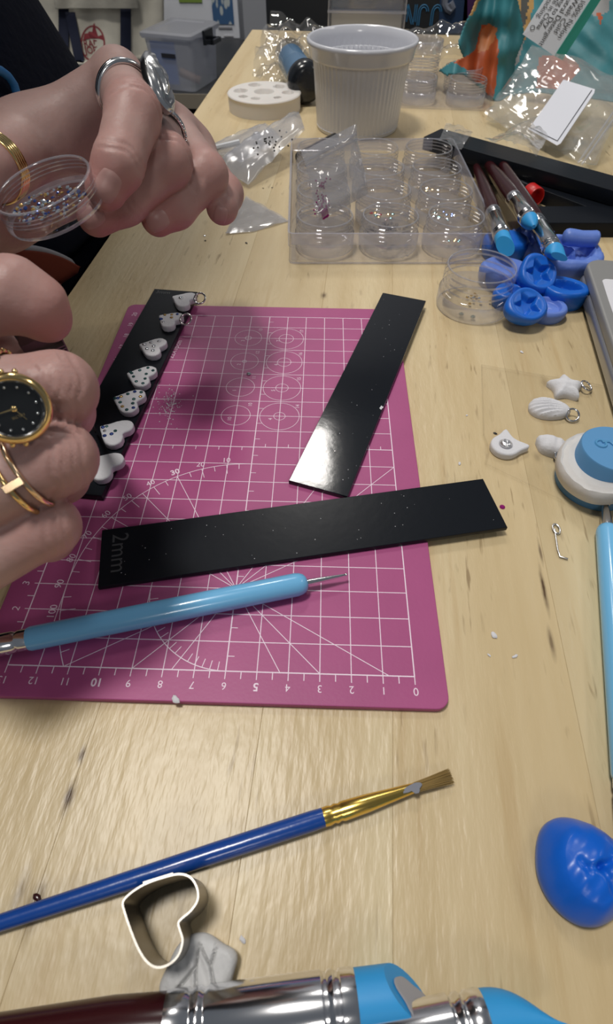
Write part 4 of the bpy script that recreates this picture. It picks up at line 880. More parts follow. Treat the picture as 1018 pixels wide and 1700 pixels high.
rp = nt.nodes.new('ShaderNodeValToRGB'); rp.color_ramp.elements[0].position = .32; rp.color_ramp.elements[0].color = (.55, .60, .60, 1); rp.color_ramp.elements[1].position = .42; rp.color_ramp.elements[1].color = (.05, .13, .28, 1)
nt.links.new(tc.outputs['Object'], mp.inputs[0]); nt.links.new(mp.outputs[0], vo.inputs['Vector']); nt.links.new(vo.outputs['Distance'], rp.inputs[0]); nt.links.new(rp.outputs[0], nt.nodes['Principled BSDF'].inputs['Base Color'])
pic('picture', 347, 389, -40, 40, bp); pic('picture', 292, 336, -40, 4, mat('green_picture', (.22, .33, .06), .6))
pic('caption', 363, 386, 45, 48, mat('caption_ink', (.25, .25, .27), .6)); pic('caption', 372, 388, 59, 61, mat('caption_ink2', (.4, .4, .42), .6))
# grey pillar and black cabinet with blue letters
Yk = 1.02; k0, k1 = PY(443, 50, Yk), PY(838, 50, Yk)
kb = T('black_cabinet', 'tall black cabinet with thin blue letters behind the far edge of the table', 'cabinet', loc((k0[0], Yk, 0)))
zt = PY(500, -120, Yk)[2]; wk = k1[0] - k0[0]
MB().add(*prism(rrect(0, wk, 0, .35, .004, 3), FLOOR, zt, .002)).build('cabinet_body', mat('black_laminate', (.016, .018, .021), .45), kb)
nk = MB(); a, b = PY(672, 36, Yk), PY(738, 8, Yk); lh = (b[2] - a[2])
def st(pts): nk.add(*tube([(x - k0[0], -.0006, z) for x, z in pts], .0008, 6))
def bend(x, w2, h2, k):   # an open-bottomed hoop drawn in double line
    return [(x, a[2])] + [(x, a[2] + h2 * .7)] + [(x + w2 / 2 - w2 / 2 * math.cos(t), a[2] + h2 * .7 + h2 * .3 * math.sin(t)) for t in np.linspace(.2, 2.9, 8)] + [(x + w2, a[2] + h2 * .55)]
ww = (b[0] - a[0]) / 3.4
for off in (0, .0028):
    st([(a[0] + off, a[2]), (a[0] + off, a[2] + lh)]); st([(a[0] + off, a[2] + lh), (a[0] + ww * .8 - .0028 + off, a[2] - .003)]); st([(a[0] + ww * .8 + off, a[2]), (a[0] + ww * .8 + off, a[2] + lh)])
for k in (1.15, 2.35):
    for off in (0, .0028): st([(a[0] + ww * k + ww * .9 - off, a[2] + lh * .62)] + [(a[0] + ww * k + ww * .45 + (ww * .45 - off) * math.cos(t), a[2] + lh * .55 + (lh * .45 - off) * math.sin(t)) for t in np.linspace(.3, math.pi, 8)] + [(a[0] + ww * k + off, a[2] - .004)])
nk.build('blue_letters', mat('blue_paint', (.05, .22, .42), .5), kb)
def kpic(nm, pts, m, y=-.001): 
    p = np.array([PY(x, yy, Yk) for x, yy in pts]) - V(k0[0], Yk, 0); p[:, 1] = y; q = p.copy(); q[:, 1] = 0; n = len(p)
    return MB().add(np.concatenate([p, q]), [tuple(range(n))] + [(i, n + i, n + (i + 1) % n, (i + 1) % n) for i in range(n)]).build(nm, m, kb, smooth=False)
ps_ = kpic('navy_poster', [(728, 55), (776, 55), (776, -60), (733, -60)], mat('navy_print', (.02, .05, .12), .5))
kpic('purple_poster', [(768, 40), (800, 40), (800, -60), (776, -60)], mat('purple_print', (.07, .02, .10), .5))
MB().add(*tube([PY(x, y, Yk) - V(k0[0], Yk + .001, 0) for x, y in ((740, -10), (738, 6), (742, 14), (748, 18), (751, 14), (747, 4))], .005, 8)).build('grey_motif', mat('motif_grey', (.22, .24, .30), .5), ps_)
tag(MB().add(*box(PY(405, 40, 2.0)[0], PY(452, 40, 2.0)[0], 2.0, 2.2, FLOOR, 1.6)).build('grey_pillar', mat('pillar_grey', (.34, .35, .38), .7), smooth=False), 'plain grey pillar between the white picture board and black cabinet', 'pillar')
# canvas tote bag
Yt = Ys + .30
tt = T('tote_bag', 'cream canvas tote bag with navy straps and a round red print', 'tote bag')
def tf(x, y): return Yt + .012 * np.sin(x * .06) + .010 * noise3(np.stack([x, y, x * 0], -1), .03) - .00022 * np.maximum(0, y - 18) + .00003 * (x - 150) ** 2 * .2
def tpatch(nm, x0, x1, y0, y1, m, off=0., n=40, th=.004, fx=None):
    def fn(u, v):
        y = y0 + (y1 - y0) * v; x = x0 + (x1 - x0) * u
        if fx is not None: x = x + fx(v)
        Yv = tf(x, y) - off; p = np.stack([PY(a_, b_, c_) for a_, b_, c_ in zip(x.ravel(), y.ravel(), Yv.ravel())]); p[:, 2] = np.maximum(p[:, 2], SZ + .001); p = p.reshape(x.shape + (3,)); return p[..., 0], p[..., 1], p[..., 2]
    o = MB().add(*grid(fn, n, n)).build(nm, m, tt, sharp=0); s = o.modifiers.new('thick', 'SOLIDIFY'); s.thickness = th; s.offset = 0; return o
cv = mat('canvas', (.58, .55, .47), .85, bump=.001, bscale=60, var=.1, vscale=8); nv = mat('navy_webbing', (.008, .012, .035), .8)
tpatch('bag_body', 34, 272, -40, 200, cv); tpatch('hem', 84, 222, -30, 14, cv, .03, fx=lambda v: 8 * v)
tpatch('strap', 97, 114, -5, 150, nv, .012, 24); tpatch('strap', 108, 124, 20, 150, nv, .016, 24, fx=lambda v: 26 * v); tpatch('strap', 200, 217, 14, 150, nv, .012, 24)
red = mat('red_print', (.25, .035, .045), .8)
ctr = (154, 72)
def tp(x, y, off=.0035): Yv = float(tf(np.array(x, float), np.array(y, float))) - off; return PY(x, y, Yv)
lg = MB()
for rx, ry, wd_ in ((20.5, 30, 2.6),):
    pts = [(ctr[0] + rx * math.cos(t), ctr[1] + ry * math.sin(t)) for t in np.linspace(0, 2 * math.pi, 41)]
    pin_ = [(ctr[0] + (rx - wd_) * math.cos(t), ctr[1] + (ry - wd_) * math.sin(t)) for t in np.linspace(0, 2 * math.pi, 41)]
    lg.add([tp(*q_) for q_ in pts + pin_], [(i, i + 1, 42 + i, 41 + i) for i in range(40)])
def lpoly(pts): lg.add([tp(*q_) for q_ in pts], [tuple(range(len(pts)))])
lpoly([(138, 66), (140, 56), (146, 55), (148, 52), (153, 53), (155, 40), (157, 38), (159, 48), (163, 60), (168, 58), (172, 60), (174, 68), (164, 64), (150, 64)])
sx = np.linalg.norm(tp(160, 60) - tp(150, 60)) / 10
for s, y, sz in (("TRADER", 73, 10.5), ("JOE'S", 84, 10.5)):
    c_ = tp(155, y, .006); lg.add(*text_geo(s, sz * sx, True), frame(c_, (1, 0, 0), (0, -1, 0)))
lg.build('round_print', red, tt, smooth=False)

# ------------------------------------------------------------------ the person: hands as one smooth surface each, forearms, torso
def caps(p, a, b, ra, rb):
    ab = (b - a).astype(np.float32); d = p - a.astype(np.float32); t = np.clip((d @ ab) / float(ab @ ab), 0, 1)
    return np.sqrt(np.maximum(((d - t[..., None] * ab) ** 2).sum(-1), 1e-14)) - (ra + (rb - ra) * t)
def smin(a, b, k): h = np.maximum(k - np.abs(a - b), 0) / k; return np.minimum(a, b) - h * h * k * .25
class Hand:
    def __init__(s, fingers, palm, creases=()): s.f, s.p, s.c = fingers, palm, creases
    def __call__(s, p):
        p = np.asarray(p, np.float32); dp = None
        for a, b, ra, rb in s.p: d = caps(p, a, b, ra, rb); dp = d if dp is None else smin(dp, d, .012)
        tot = dp
        for pts, rad in s.f:
            df = None
            for i in range(len(pts) - 1): d = caps(p, pts[i], pts[i + 1], rad[i], rad[i + 1]); df = d if df is None else smin(df, d, .003)
            tot = smin(tot, smin(dp, df, .0055), .0014)
        for c, ax, side, offs, amp in s.c:
            q = p - c.astype(np.float32); sx_ = q @ ax.astype(np.float32); m = np.clip((q @ side.astype(np.float32)) / .004, 0, 1) * (np.abs(sx_) < .012) * (np.linalg.norm(q, axis=-1) < .014)
            g = 0
            wv = .0007 * np.sin(q @ np.cross(ax, side).astype(np.float32) * 700)
            for o_ in offs: g = g + np.exp(-((sx_ - o_ + wv) / .0007) ** 2)
            tot = tot + amp * g * m
        return tot
def nets(fn, lo, hi, h):
    K = 4; lo = np.asarray(lo, float); dims = (np.ceil((np.asarray(hi) - lo) / (h * K)).astype(int)) * K
    ax = [lo[i] + h * np.arange(dims[i]) for i in range(3)]
    cx = [lo[i] + h * K * (np.arange(dims[i] // K) + .5 - .5 / K) for i in range(3)]
    C_ = fn(np.stack(np.meshgrid(*cx, indexing='ij'), -1)); F = C_.repeat(K, 0).repeat(K, 1).repeat(K, 2).astype(np.float32)
    m = np.abs(F) < h * K * 1.6; I = np.argwhere(m); F[m] = fn(lo + I * h)
    s = F < 0; c = np.zeros(tuple(d - 1 for d in dims), int)
    for dx in (0, 1):
        for dy in (0, 1):
            for dz in (0, 1): c += s[dx:dims[0] - 1 + dx, dy:dims[1] - 1 + dy, dz:dims[2] - 1 + dz]
    act = (c > 0) & (c < 8); I = np.argwhere(act); ids = -np.ones(act.shape, int); ids[act] = np.arange(len(I))
    acc = np.zeros((len(I), 3)); cnt = np.zeros(len(I))
    cor = [(a, b, d) for a in (0, 1) for b in (0, 1) for d in (0, 1)]
    for i, a in enumerate(cor):
        for b in cor[i + 1:]:
            if sum(abs(np.array(a) - b)) != 1: continue
            fa = F[tuple((I + a).T)]; fb = F[tuple((I + b).T)]; x = (fa < 0) != (fb < 0); t = fa / (fa - fb + 1e-20)
            acc[x] += (np.array(a) + t[:, None] * (np.array(b) - np.array(a)))[x]; cnt[x] += 1
    v = lo + h * (I + acc / cnt[:, None])
    faces = []
    for axn in range(3):
        u, w_ = (axn + 1) % 3, (axn + 2) % 3
        sl0 = [slice(1, -1)] * 3; a0 = s[:-1, :-1, :-1]; e = np.eye(3, dtype=int)
        sh_ = tuple(slice(e[axn][k], dims[k] - 1 + e[axn][k]) for k in range(3)); b0 = s[sh_]
        ch = a0 != b0; J = np.argwhere(ch); J = J[(J[:, u] > 0) & (J[:, w_] > 0)]
        q_ = [J, J - e[u], J - e[u] - e[w_], J - e[w_]]; qi = np.stack([ids[tuple(k.T)] for k in q_], 1)
        fl = a0[tuple(J.T)]; qi[~fl] = qi[~fl][:, ::-1]; faces.append(qi[(qi >= 0).all(1)])
    for _ in range(2):
        e = h * .4; g = np.stack([fn(v + d) - fn(v - d) for d in np.eye(3) * e], -1) / (2 * e); g2 = (g ** 2).sum(-1, keepdims=True)
        v = v - np.clip(fn(v)[:, None] / np.maximum(g2, .2), -h, h) * g
    return v, np.concatenate(faces).tolist()
qp = lambda L: [Q(*q) for q in L]
mm = lambda *a: [x / 1000 for x in a]
# left hand (the farther one, holding the dish): joints in space, mcp / pip / dip / tip
LF = dict(index=(qp([(196, 128, .200), (222, 188, .176), (197, 272, .170), (176, 313, .171)]), mm(8.6, 8.7, 7.5, 6.4)),
          middle=(qp([(245, 172, .214), (277, 268, .190), (206, 334, .189), (160, 360, .188)]), mm(8.6, 8.6, 7.4, 6.5)),
          ring=(qp([(288, 215, .228), (341, 291, .205), (292, 345, .203), (262, 363, .200)]), mm(8.3, 8.2, 7.0, 6.2)),
          little=(qp([(322, 252, .238), (374, 322, .222), (369, 345, .213)]), mm(8.6, 7.0, 6.3)),
          thumb=(qp([(42, 250, .204), (-8, 277, .180), (-52, 300, .168), (-62, 345, .172)]), mm(13.5, 9.6, 9.0, 7.8)))
Wl = Q(-28, 318, .212); El = Q(-330, 190, .300); Cl = Q(-120, 345, .222)
LP = [(Wl, Q(196, 130, .200), .0142, .0076), (Wl, Q(245, 174, .214), .0145, .0078), (Wl, Q(288, 217, .228), .0145, .0078), (Wl, Q(322, 252, .238), .015, .0085), (Wl, Cl, .0165, .017), (Wl, Q(55, 250, .205), .015, .0135)]
def crease(pts, i, side, offs, amp): a = nrm(pts[i + 1] - pts[i - 1]) if i + 1 < len(pts) else nrm(pts[i] - pts[i - 1]); return (pts[i], a, nrm(side), offs, amp)
toC = lambda p: nrm(CAM - p)
li, lm_ = LF['index'][0], LF['middle'][0]
LC = [crease(li, 1, toC(li[1]) + .7 * RT, (-.0034, -.0012, .0008, .0030), .0006), crease(li, 2, toC(li[2]) + .7 * RT, (-.0012, .0010), .0005), crease(lm_, 1, toC(lm_[1]) + .8 * RT, (-.002, .001), .0005), crease(lm_, 2, toC(lm_[2]), (-.0012, .0008), .00025)]
HL = Hand(list(LF.values()), LP, LC)
RF = dict(index=(qp([(-115, 505, .133), (22, 490, .137), (62, 510, .139), (80, 531, .142)]), mm(10.5, 9.0, 7.6, 5.6)),
          middle=(qp([(-135, 672, .126), (98, 646, .129), (108, 684, .149), (108, 716, .163)]), mm(10.5, 8.5, 7.4, 6.2)),
          ring=(qp([(-120, 858, .124), (99, 760, .128), (100, 792, .150), (102, 800, .164)]), mm(10, 8.3, 7.2, 6.0)),
          little=(qp([(-110, 972, .129), (80, 874, .133), (82, 892, .152), (90, 880, .165)]), mm(9, 7.2, 6.4, 5.4)),
          thumb=(qp([(-190, 640, .160), (-70, 590, .158), (12, 580, .157)]), mm(12, 9.2, 7.2)))
Wr = Q(-400, 830, .150); Er = V(-.36, .13, .02)
RP = [(Wr, RF['index'][0][0], .018, .0105), (Wr, RF['middle'][0][0], .018, .0105), (Wr, RF['ring'][0][0], .0175, .010), (Wr, RF['little'][0][0], .0165, .009), (Wr, Er, .019, .030), (Wr, RF['thumb'][0][0], .017, .013)]
ri, rm_, rr_, rl_ = (RF[k][0] for k in ('index', 'middle', 'ring', 'little'))
RC = [crease(rm_, 1, toC(rm_[1]), (-.0068, -.0046, -.0026, -.0006, .0014), .0006), crease(rr_, 1, toC(rr_[1]), (-.0055, -.0035, -.0015, .0005), .00055), crease(rl_, 1, toC(rl_[1]), (-.004, -.002, .0), .00045)]
HR = Hand(list(RF.values()), RP, RC)
def bbox(H, pad):
    pts = np.concatenate([np.array(f[0]) for f in H.f] + [np.array([a[0], a[1]]) for a in H.p[:4]]); return pts.min(0) - pad, pts.max(0) + pad
body = MB()
for H, h in ((HL, .0009), (HR, .00095)):
    lo, hi = bbox(H, .026); body.add(*nets(H, lo, hi, h))
for W0, E0, r_ in ((Cl, El, .0165), (Wr, Er, .0186)):
    d = nrm(E0 - W0); body.add(*tube([W0 + d * .004, W0 + d * .03, E0], [r_, .020, .028], 20))
body.add(*lathe([(.01, -.4), (.15, -.4), (.16, 0), (.135, .2), (.12, .34), (.06, .41), (.01, .42)], 32), loc((-.375, .33, 0)))
# head bent over the work, outside the frame but shading the table
HC = V(-.263, .255, .46); fd = nrm(V(.62, -.45, -.62)); up_ = nrm(V(.45, -.32, 1) - fd * (V(.45, -.32, 1) @ fd)); sd_ = np.cross(up_, fd)
hp = lambda f, u, s_: HC + fd * f + up_ * u + sd_ * s_
def headsdf(p):
    p = np.asarray(p, np.float32); d = caps(p, hp(-.022, .022, 0), hp(.006, .022, 0), .083, .080)
    for a, b, ra, rb, k in ((hp(.030, -.015, 0), hp(.050, -.075, 0), .058, .030, .03), (hp(.020, -.02, .03), hp(.03, -.06, .03), .042, .03, .03), (hp(.020, -.02, -.03), hp(.03, -.06, -.03), .042, .03, .03),
                            (hp(.082, .010, 0), hp(.100, -.024, 0), .006, .011, .012), (hp(-.020, -.03, 0), V(-.355, .315, .37), .050, .058, .03), (hp(.079, -.050, .016), hp(.079, -.050, -.016), .006, .006, .008)):
        d = smin(d, caps(p, a, b, ra, rb), k)
    for sg in (-1, 1):
        d = smin(d, caps(p, hp(-.012, .008, sg * .080), hp(-.006, -.022, sg * .078), .013, .008), .006)
        d = np.maximum(d, -caps(p, hp(.092, .010, sg * .032), hp(.094, .010, sg * .030), .016, .016)) if False else -smin(-d, caps(p, hp(.094, .010, sg * .033), hp(.094, .010, sg * .029), .017, .017), .012)
    return d
body.add(*nets(headsdf, HC - .17, HC + .17, .0035))
sk = mat('skin', (.46, .30, .27), .46, sss=.25, bump=.00011, bscale=650, var=.10, vscale=70, spec=.4)
def redden(o, H_):                       # skin is redder over the knuckles and at the fingertips
    n = len(o.data.vertices); co = np.empty(n * 3); o.data.vertices.foreach_get('co', co); co = co.reshape(-1, 3); wt = np.zeros(n)
    for H in H_:
        for pts, rad in H.f:
            for i in range(1, len(pts)): wt = np.maximum(wt, (.55, .45, 1)[min(i - 1, 2)] * np.exp(-(np.linalg.norm(co - pts[i], axis=1) / .0125) ** 4))
    at = o.data.attributes.new('redness', 'FLOAT', 'POINT'); at.data.foreach_set('value', wt)
    nt = sk.node_tree; a = nt.nodes.new('ShaderNodeAttribute'); a.attribute_name = 'redness'; x = nt.nodes.new('ShaderNodeMix'); x.data_type = 'RGBA'; b = nt.nodes['Principled BSDF']
    src = b.inputs['Base Color'].links[0].from_socket; nt.links.new(src, x.inputs[6]); x.inputs[7].default_value = (.44, .21, .19, 1); nt.links.new(a.outputs['Fac'], x.inputs[0]); nt.links.new(x.outputs[2], b.inputs['Base Color'])
person = tag(body.build('person', sk, None, sharp=0), 'seated person in a dark jacket holding a clear dish and a pair of tweezers', 'person')
redden(person, (HL, HR))
sk2 = M['nailm'] = mat('fingernail', (.45, .26, .24), .36, spec=.4)
def nail(H, px, py, depth, d0, d1, L, wd):
    c = Q(px, py, depth); n = toC(c); u = nrm(d1 - d0); u = nrm(u - n * (u @ n)); s_ = np.cross(n, u)
    A_, B_ = np.meshgrid(np.linspace(-1, 1, 13), np.linspace(-1, 1, 13), indexing='ij')
    al, be = A_ * np.sqrt(1 - B_ ** 2 * .38), B_ * np.sqrt(1 - A_ ** 2 * .38)
    p = c + n * .012 + (al[..., None] * u * L / 2 + be[..., None] * s_ * wd / 2)
    for _ in range(40): p = p - n * np.clip(H(p), -.004, .004)[..., None] * .8
    e = .0003; g = np.stack([H(p + k) - H(p - k) for k in np.eye(3) * e], -1); g /= np.linalg.norm(g, axis=-1, keepdims=True)
    rim = np.clip(1 - np.maximum(np.abs(A_), np.abs(B_)) ** 6, 0, 1)
    p = p + g * (.00045 * rim - .00015)[..., None]
    return MB().add(p.reshape(-1, 3), [(i * 13 + j, (i + 1) * 13 + j, (i + 1) * 13 + j + 1, i * 13 + j + 1) for i in range(12) for j in range(12)]).build('fingernail', sk2, person, sharp=0)
nail(HL, 178, 309, .166, li[2], li[3], .0100, .0078); nail(HL, 152, 359, .183, lm_[2], lm_[3], .0090, .0078)
nail(HL, 262, 367, .196, LF['ring'][0][2], LF['ring'][0][3], .0088, .0072); nail(HL, 366, 357, .208, LF['little'][0][1], LF['little'][0][2], .0068, .0058)
for sg in (-1, 1): MB().add(*sphere(.0122, hp(.066, .010, sg * .031), 16, 10)).build('eye', mat('eye_white', (.7, .68, .66), .2), person)
def hairsdf(p):
    p = np.asarray(p, np.float32); d = caps(p, hp(-.026, .028, 0), hp(-.004, .030, 0), .094, .090); d = smin(d, caps(p, hp(-.055, -.01, 0), hp(-.075, -.11, 0), .07, .045), .04)
    fdv = (p - HC.astype(np.float32)) @ fd.astype(np.float32); u_ = (p - HC.astype(np.float32)) @ up_.astype(np.float32)
    return np.maximum(np.maximum(d, -headsdf(p) - .004), fdv + .35 * np.clip(.055 - u_, -1, .12) - .048)
MB().add(*nets(hairsdf, HC - .22, HC + .17, .004)).build('hair', mat('brown_hair', (.05, .028, .015), .5, bump=.001, bscale=200), person, sharp=0)
# jacket: torso, sleeves, orange hem panel with pale piping
M['fleece'] = mat('navy_fleece', (.006, .008, .017), .95, bump=.0012, bscale=160, spec=.1)
jk = MB()
def fold(a, r, z): return 1 + .018 * np.sin(5 * a + z * 9) + .010 * np.sin(11 * a - z * 22)
prof = [(.02, -.42), (.188, -.42), (.190, -.06), (.191, -.002), (.203, .002), (.206, .008), (.200, .03), (.186, .06), (.170, .10), (.152, .14), (.140, .2), (.138, .30), (.135, .38), (.07, .43), (.02, .44)]
PR = []
for (r0, z0), (r1, z1) in zip(prof, prof[1:]): k = max(1, int(abs(z1 - z0) / .02)); PR += [(r0 + (r1 - r0) * i / k, z0 + (z1 - z0) * i / k) for i in range(k)]
TC = V(-.378, .335, 0)
jk.add(*lathe(PR + [prof[-1]], 96, wob=fold), loc(TC))
d = nrm(El - Cl); cu = Cl
jk.add(*tube([V(-.38, .46, .33), V(-.33, .42, .20), El + V(-.04, .03, .02), El, cu + d * .04, cu + d * .012, cu], [.075, .066, .054, .044, .028, .0225, .021], 28))
d2 = nrm(Er - Wr); cr = Wr + d2 * .012
jk.add(*tube([V(-.38, .18, .33), V(-.37, .15, .18), Er + V(0, 0, .02), Er, Er - d2 * .05, cr + d2 * .03, cr], [.075, .068, .06, .056, .052, .038, .034], 28))
for v_ in jk.v: k_ = np.maximum(v_[:, 2] - .13, 0); v_[:, 0] += k_ * .38; v_[:, 1] -= k_ * .12
jacket = jk.build('jacket', M['fleece'], person, sharp=0)
def onT(x, y, R):
    r = ray(x, y); o_ = CAM[:2] - TC[:2]; a_ = r[:2] @ r[:2]; b_ = o_ @ r[:2]; D_ = max(b_ * b_ - a_ * (o_ @ o_ - R * R), 0); return CAM + r * (-b_ - math.sqrt(D_)) / a_
MB().add(*tube([onT(x, y, .183) for x, y in ((-14, 112), (2, 118), (14, 127), (23, 140), (28, 156), (27, 172))], .0022, 10)).build('blue_piping', mat('blue_piping', (.02, .16, .42), .6), jacket)
def pan(u, v):
    x = 14 + (126 - 14) * u; y0 = 412 + 30 * u ** 2.6; y1 = 470 + 22 * u; y = y0 + (y1 - y0) * v
    p = np.stack([onT(a_, b_, .2125) for a_, b_ in zip(x.ravel(), y.ravel())]).reshape(x.shape + (3,)); return p[..., 0], p[..., 1], np.maximum(p[..., 2], .0025)
o = MB().add(*grid(pan, 24, 16)).build('orange_panel', mat('orange_cloth', (.16, .022, .008), .8), jacket, sharp=0); s = o.modifiers.new('thick', 'SOLIDIFY'); s.thickness = .004
MB().add(*tube([onT(14 + 112 * u, 412 + 30 * u ** 2.6, .214) for u in np.linspace(0, 1, 24)], [.0022] * 22 + [.0014, .0006], 10)).build('hem_piping', mat('grey_piping', (.25, .25, .28), .6), jacket)

# ------------------------------------------------------------------ rings
def along_f(pts, rad, i, t): return pts[i] + (pts[i + 1] - pts[i]) * t, nrm(pts[i + 1] - pts[i]), rad[i] + (rad[i + 1] - rad[i]) * t
def band(c, ax, R, r, dn=(0, 0, 1), sq=1., n=48):
    v, f = torus(R, r, n, 10); v = v * (1, 1, sq); x = np.cross(ax, dn); return v, f, frame(c, x, ax)
def ringthing(label, c): return T('finger_ring', label, 'ring', loc(c))
def addband(root, c, ax, R, r, m, name='band', sq=1.):
    v, f, Mx = band(np.asarray(c) - np.array(root.location), ax, R, r, sq=sq); return MB().add(v, f, Mx).build(name, m, root)
c, ax, R = along_f(*LF['index'], 0, .50); R = .0090
rg = ringthing('wide silver ring with a big leaf ornament on the farther hand', c)
ax2 = nrm(ax + .25 * RT)
addband(rg, c - ax2 * .0011, ax2, R, .0010, M['silver']); addband(rg, c + ax2 * .0011, ax2, R + .0002, .0011, M['oldsilver'])
la, lb_ = Q(243, 84, .186), Q(276, 196, .180); lx_ = nrm(lb_ - la); ln_ = nrm(.80 * RT + .58 * toC(la) + .1 * V(0, 0, 1)); t = np.arange(48) * 2 * np.pi / 48
o = np.c_[-.0125 * np.cos(t), .0062 * np.sin(t) * (1 - .25 * np.cos(t))]
def relief(q, t): return .00045 * np.sin(np.abs(q[:, 1]) * 1300 + q[:, 0] * 420) * (t < .85)
MB().add(*dome(o, .0050, .0002, .7, 24, relief)).build('leaf_ornament', M['oldsilver'], rg, loc(-np.array(c)) @ frame((la + lb_) / 2 - ln_ * .0012, lx_, ln_))
c, ax, R = along_f(*LF['middle'], 0, .62)
rg = ringthing('slim silver ring with beaded edges on the farther hand', c); R = .0096
addband(rg, c, ax, R, .0009, M['silver'], sq=1.3)
bdm = MB()
for s_ in (-1, 1):
    for k in range(48): a = k * 2 * math.pi / 48; x = nrm(np.cross(ax, (0, 0, 1))); y = np.cross(ax, x); bdm.add(*sphere(.00048, s_ * ax * .0014 + (x * math.cos(a) + y * math.sin(a)) * (R + .0003), 6, 5))
tag(bdm.build('beading', M['oldsilver'], rg), kind='stuff')
c, ax, R = along_f(*LF['thumb'], 1, .06)
rg = ringthing('stack of fine gold bands on the thumb of the farther hand', c)
for k in (-1.5, -.5, .5, 1.5): addband(rg, c + ax * k * .0013, ax, R + .0006, .0008, M['gold'])
c, ax, R = along_f(*RF['ring'], 0, .72); R += .0008
rg = ringthing('thin double gold ring with a small bar on the nearer hand', c)
ax = nrm(ax - .12 * DN)
addband(rg, c - ax * .0019, ax, R, .00065, M['gold']); addband(rg, c + ax * .0015, ax, R - .0001, .00065, M['rosegold'])
n0 = toC(c); n0 = nrm(n0 - ax * (n0 @ ax)); bpos = nrm(n0 + .12 * DN) * (R + .0002)
MB().add(*prism(rrect(-.0024, .0024, -.0010, .0010, .0003, 2), -.0003, .0006, .0002, 2)).build('bar', M['rosegold'], rg, frame(bpos, ax, n0))
# watch ring
wc = Q(23, 679, .1135); wn = nrm(toC(wc) + .10 * DN + .05 * RT); wx = nrm(RT - wn * (RT @ wn))
wr = T('ring_watch', 'round gold ring watch with a black dial and crystal markers on the nearer hand', 'watch', frame(wc, wx, wn))
MB().add(*lathe([(.0062, -.0026), (.0072, -.0022), (.0076, -.0008), (.0075, .0002), (.0068, .0009), (.0064, .0010), (.0061, .0003), (.0060, -.0006)], 72, True, False)).build('case', M['gold'], wr)
MB().add(*lathe([(.0063, .0006), (.0060, .0009), (.0056, .0004), (.0055, -.0002)], 64, False, False)).build('bezel', M['silver'], wr)
dl = MB().add(*lathe([(.0061, -.0006), (.0060, -.0003)], 56)).build('dial', mat('black_dial', (.012, .014, .016), .25), wr)
for k in range(12): a = math.radians(15 + 30 * k); MB().add(*sphere(.00034, (.0046 * math.cos(a), .0046 * math.sin(a), -.0002), 8, 6)).build('hour_marker', M['gem'], dl)
def hand(nm, ang, L, wd): MB().add(*prism([(-.0006, -wd), (L, -wd * .4), (L, wd * .4), (-.0006, wd)], 0, .0001)).build(nm, M['gold'], wr, loc((0, 0, -.0001)) @ rotz(math.radians(ang)), smooth=False)
hand('hour_hand', 196, .0036, .00022); hand('minute_hand', -47, .0032, .00013)
MB().add(*lathe([(.0006, -.0003), (.0006, .0001), (.0003, .0003)], 16)).build('pinion', M['gold'], wr)
MB().add(*text_geo('NELTIK', .00085), loc((.0006, -.0016, -.00025)) @ rotz(math.radians(200))).build('dial_text', M['gold'], dl, smooth=False)
MB().add(*lathe([(.0058, .0004), (.0054, .0006), (.0001, .0007)], 48, False, False)).build('crystal', clear('watch_crystal', (1, 1, 1), .03, .3, .02), wr)
c, ax, R = along_f(*RF['middle'], 0, .62)
inv = wr.matrix_world.inverted()
bm_ = MB(); xx = nrm(np.cross(ax, (0, 0, 1))); yy = np.cross(ax, xx)
for k in range(22):
    a = k * 2 * math.pi / 22; e = xx * math.cos(a) + yy * math.sin(a); lc_ = c + e * (R + .0008)
    if e @ toC(c) > .5: continue
    v, f = prism(rrect(-.0022, .0022, -.00125, .00125, .0004, 2), -.0005, .0005, .0003, 2); bm_.add(v, f, inv @ frame(lc_, ax, e))
tag(bm_.build('link_band', M['gold'], wr), kind='stuff')
for ang in (80, 100, 260, 280): MB().add(*sphere(.0007, (.0074 * math.cos(math.radians(ang)), .0074 * math.sin(math.radians(ang)), -.0006), 10, 8, (1, 1.5, 1))).build('lug', M['gold'], wr)

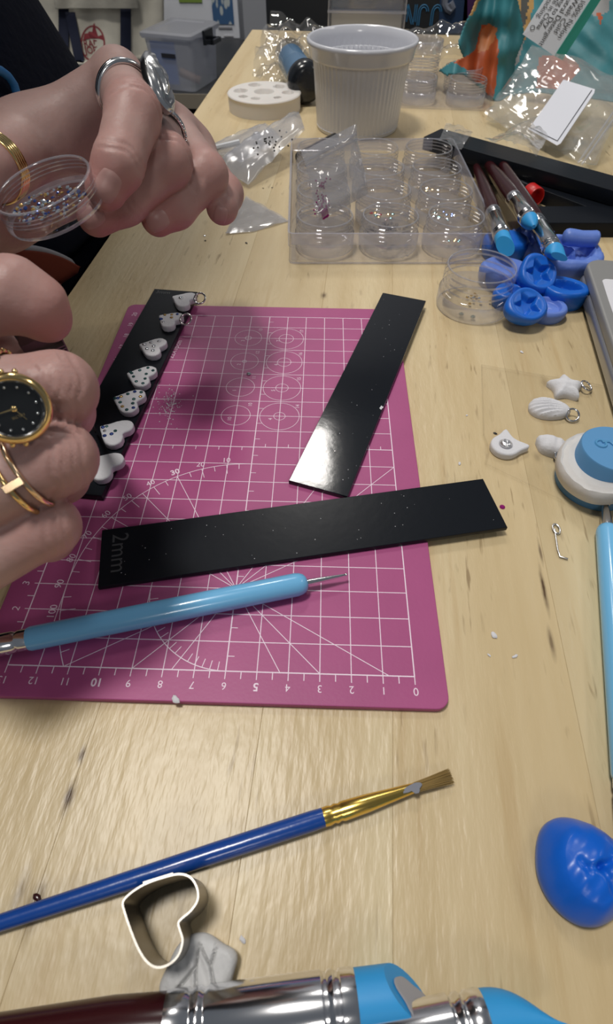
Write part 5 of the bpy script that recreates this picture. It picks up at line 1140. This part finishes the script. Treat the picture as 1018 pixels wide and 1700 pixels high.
# ------------------------------------------------------------------ the dish of rhinestones and the tweezers
dn_ = nrm(V(-.22, -.14, 1)); dc = Q(68, 305, .1650) - dn_ * .0085
dish = T('screw_jar', 'clear open dish of tiny rhinestones held in the farther hand', 'jar', frame(dc, V(1, 0, .2), dn_))
jb = jar_mb(.0167, .0086, .0016, 3, rn=.0160); jb.build('dish_body', M['jar'], dish, m2=M['edgeglint'], sel=jb.sel)
gm = MB(); q = np.random.default_rng(31); gl_ = [MB(), MB(), MB()]; DMx = dish.matrix_world.copy()
for i in range(130):
    a, rr = q.uniform(0, 6.28), .0100 * math.sqrt(q.random()); r0 = q.uniform(.0004, .00075)
    gl_[min(2, int(q.random() * 3.4) % 3)].add(*lathe([(r0, 0), (r0, r0 * .35), (r0 * .5, r0 * .7)], 7), loc((rr * math.cos(a) * 1.3 - .001, rr * math.sin(a) * .9, .0018 + q.random() * .0012)) @ Matrix.Rotation(q.uniform(-.6, .6), 4, 'X'))
gs = T('rhinestone_heap', 'loose blue, amber and clear rhinestones inside the held dish', 'rhinestones', DMx); gs['kind'] = 'stuff'
for b_, m_ in zip(gl_, (mat('clear_stone', (.35, .40, .46), .1, .5), M['gemblue'], M['gemgold'])): o = b_.build('rhinestones', m_, gs, sharp=10); o['kind'] = 'stuff'
tip = P(158, 716, .0080); gp = Q(68, 566, .150); d = nrm(gp - tip); Lt = np.linalg.norm(gp - tip) + .012
tw = T('tweezers', 'slim dark metal tweezers in the nearer hand, tip on a clay heart', 'tweezers', frame(tip, d, toC(gp)))
for s_ in (-1, 1):
    sec = []
    for x, wd, off in ((0, .0004, .0003), (.012, .0010, .0007), (.035, .0026, .0018), (Lt - .03, .0052, .0026), (Lt - .006, .0054, .0022), (Lt, .0036, .0012)):
        sec.append([(x, s_ * off + .0005, -wd), (x, s_ * off + .0005, wd), (x, s_ * off - .0005, wd), (x, s_ * off - .0005, -wd)])
    MB().add(*strips(sec)).build('arm', M['darksteel'], tw, Matrix.Rotation(math.pi / 2, 4, 'X'), smooth=False)
rdg = MB()
for k in range(12): x = Lt - .030 + k * .0016; rdg.add(*box(x, x + .0007, -.0050, .0050, .0028, .0040))
rdg.build('grip_ridges', M['darksteel'], tw, smooth=False)
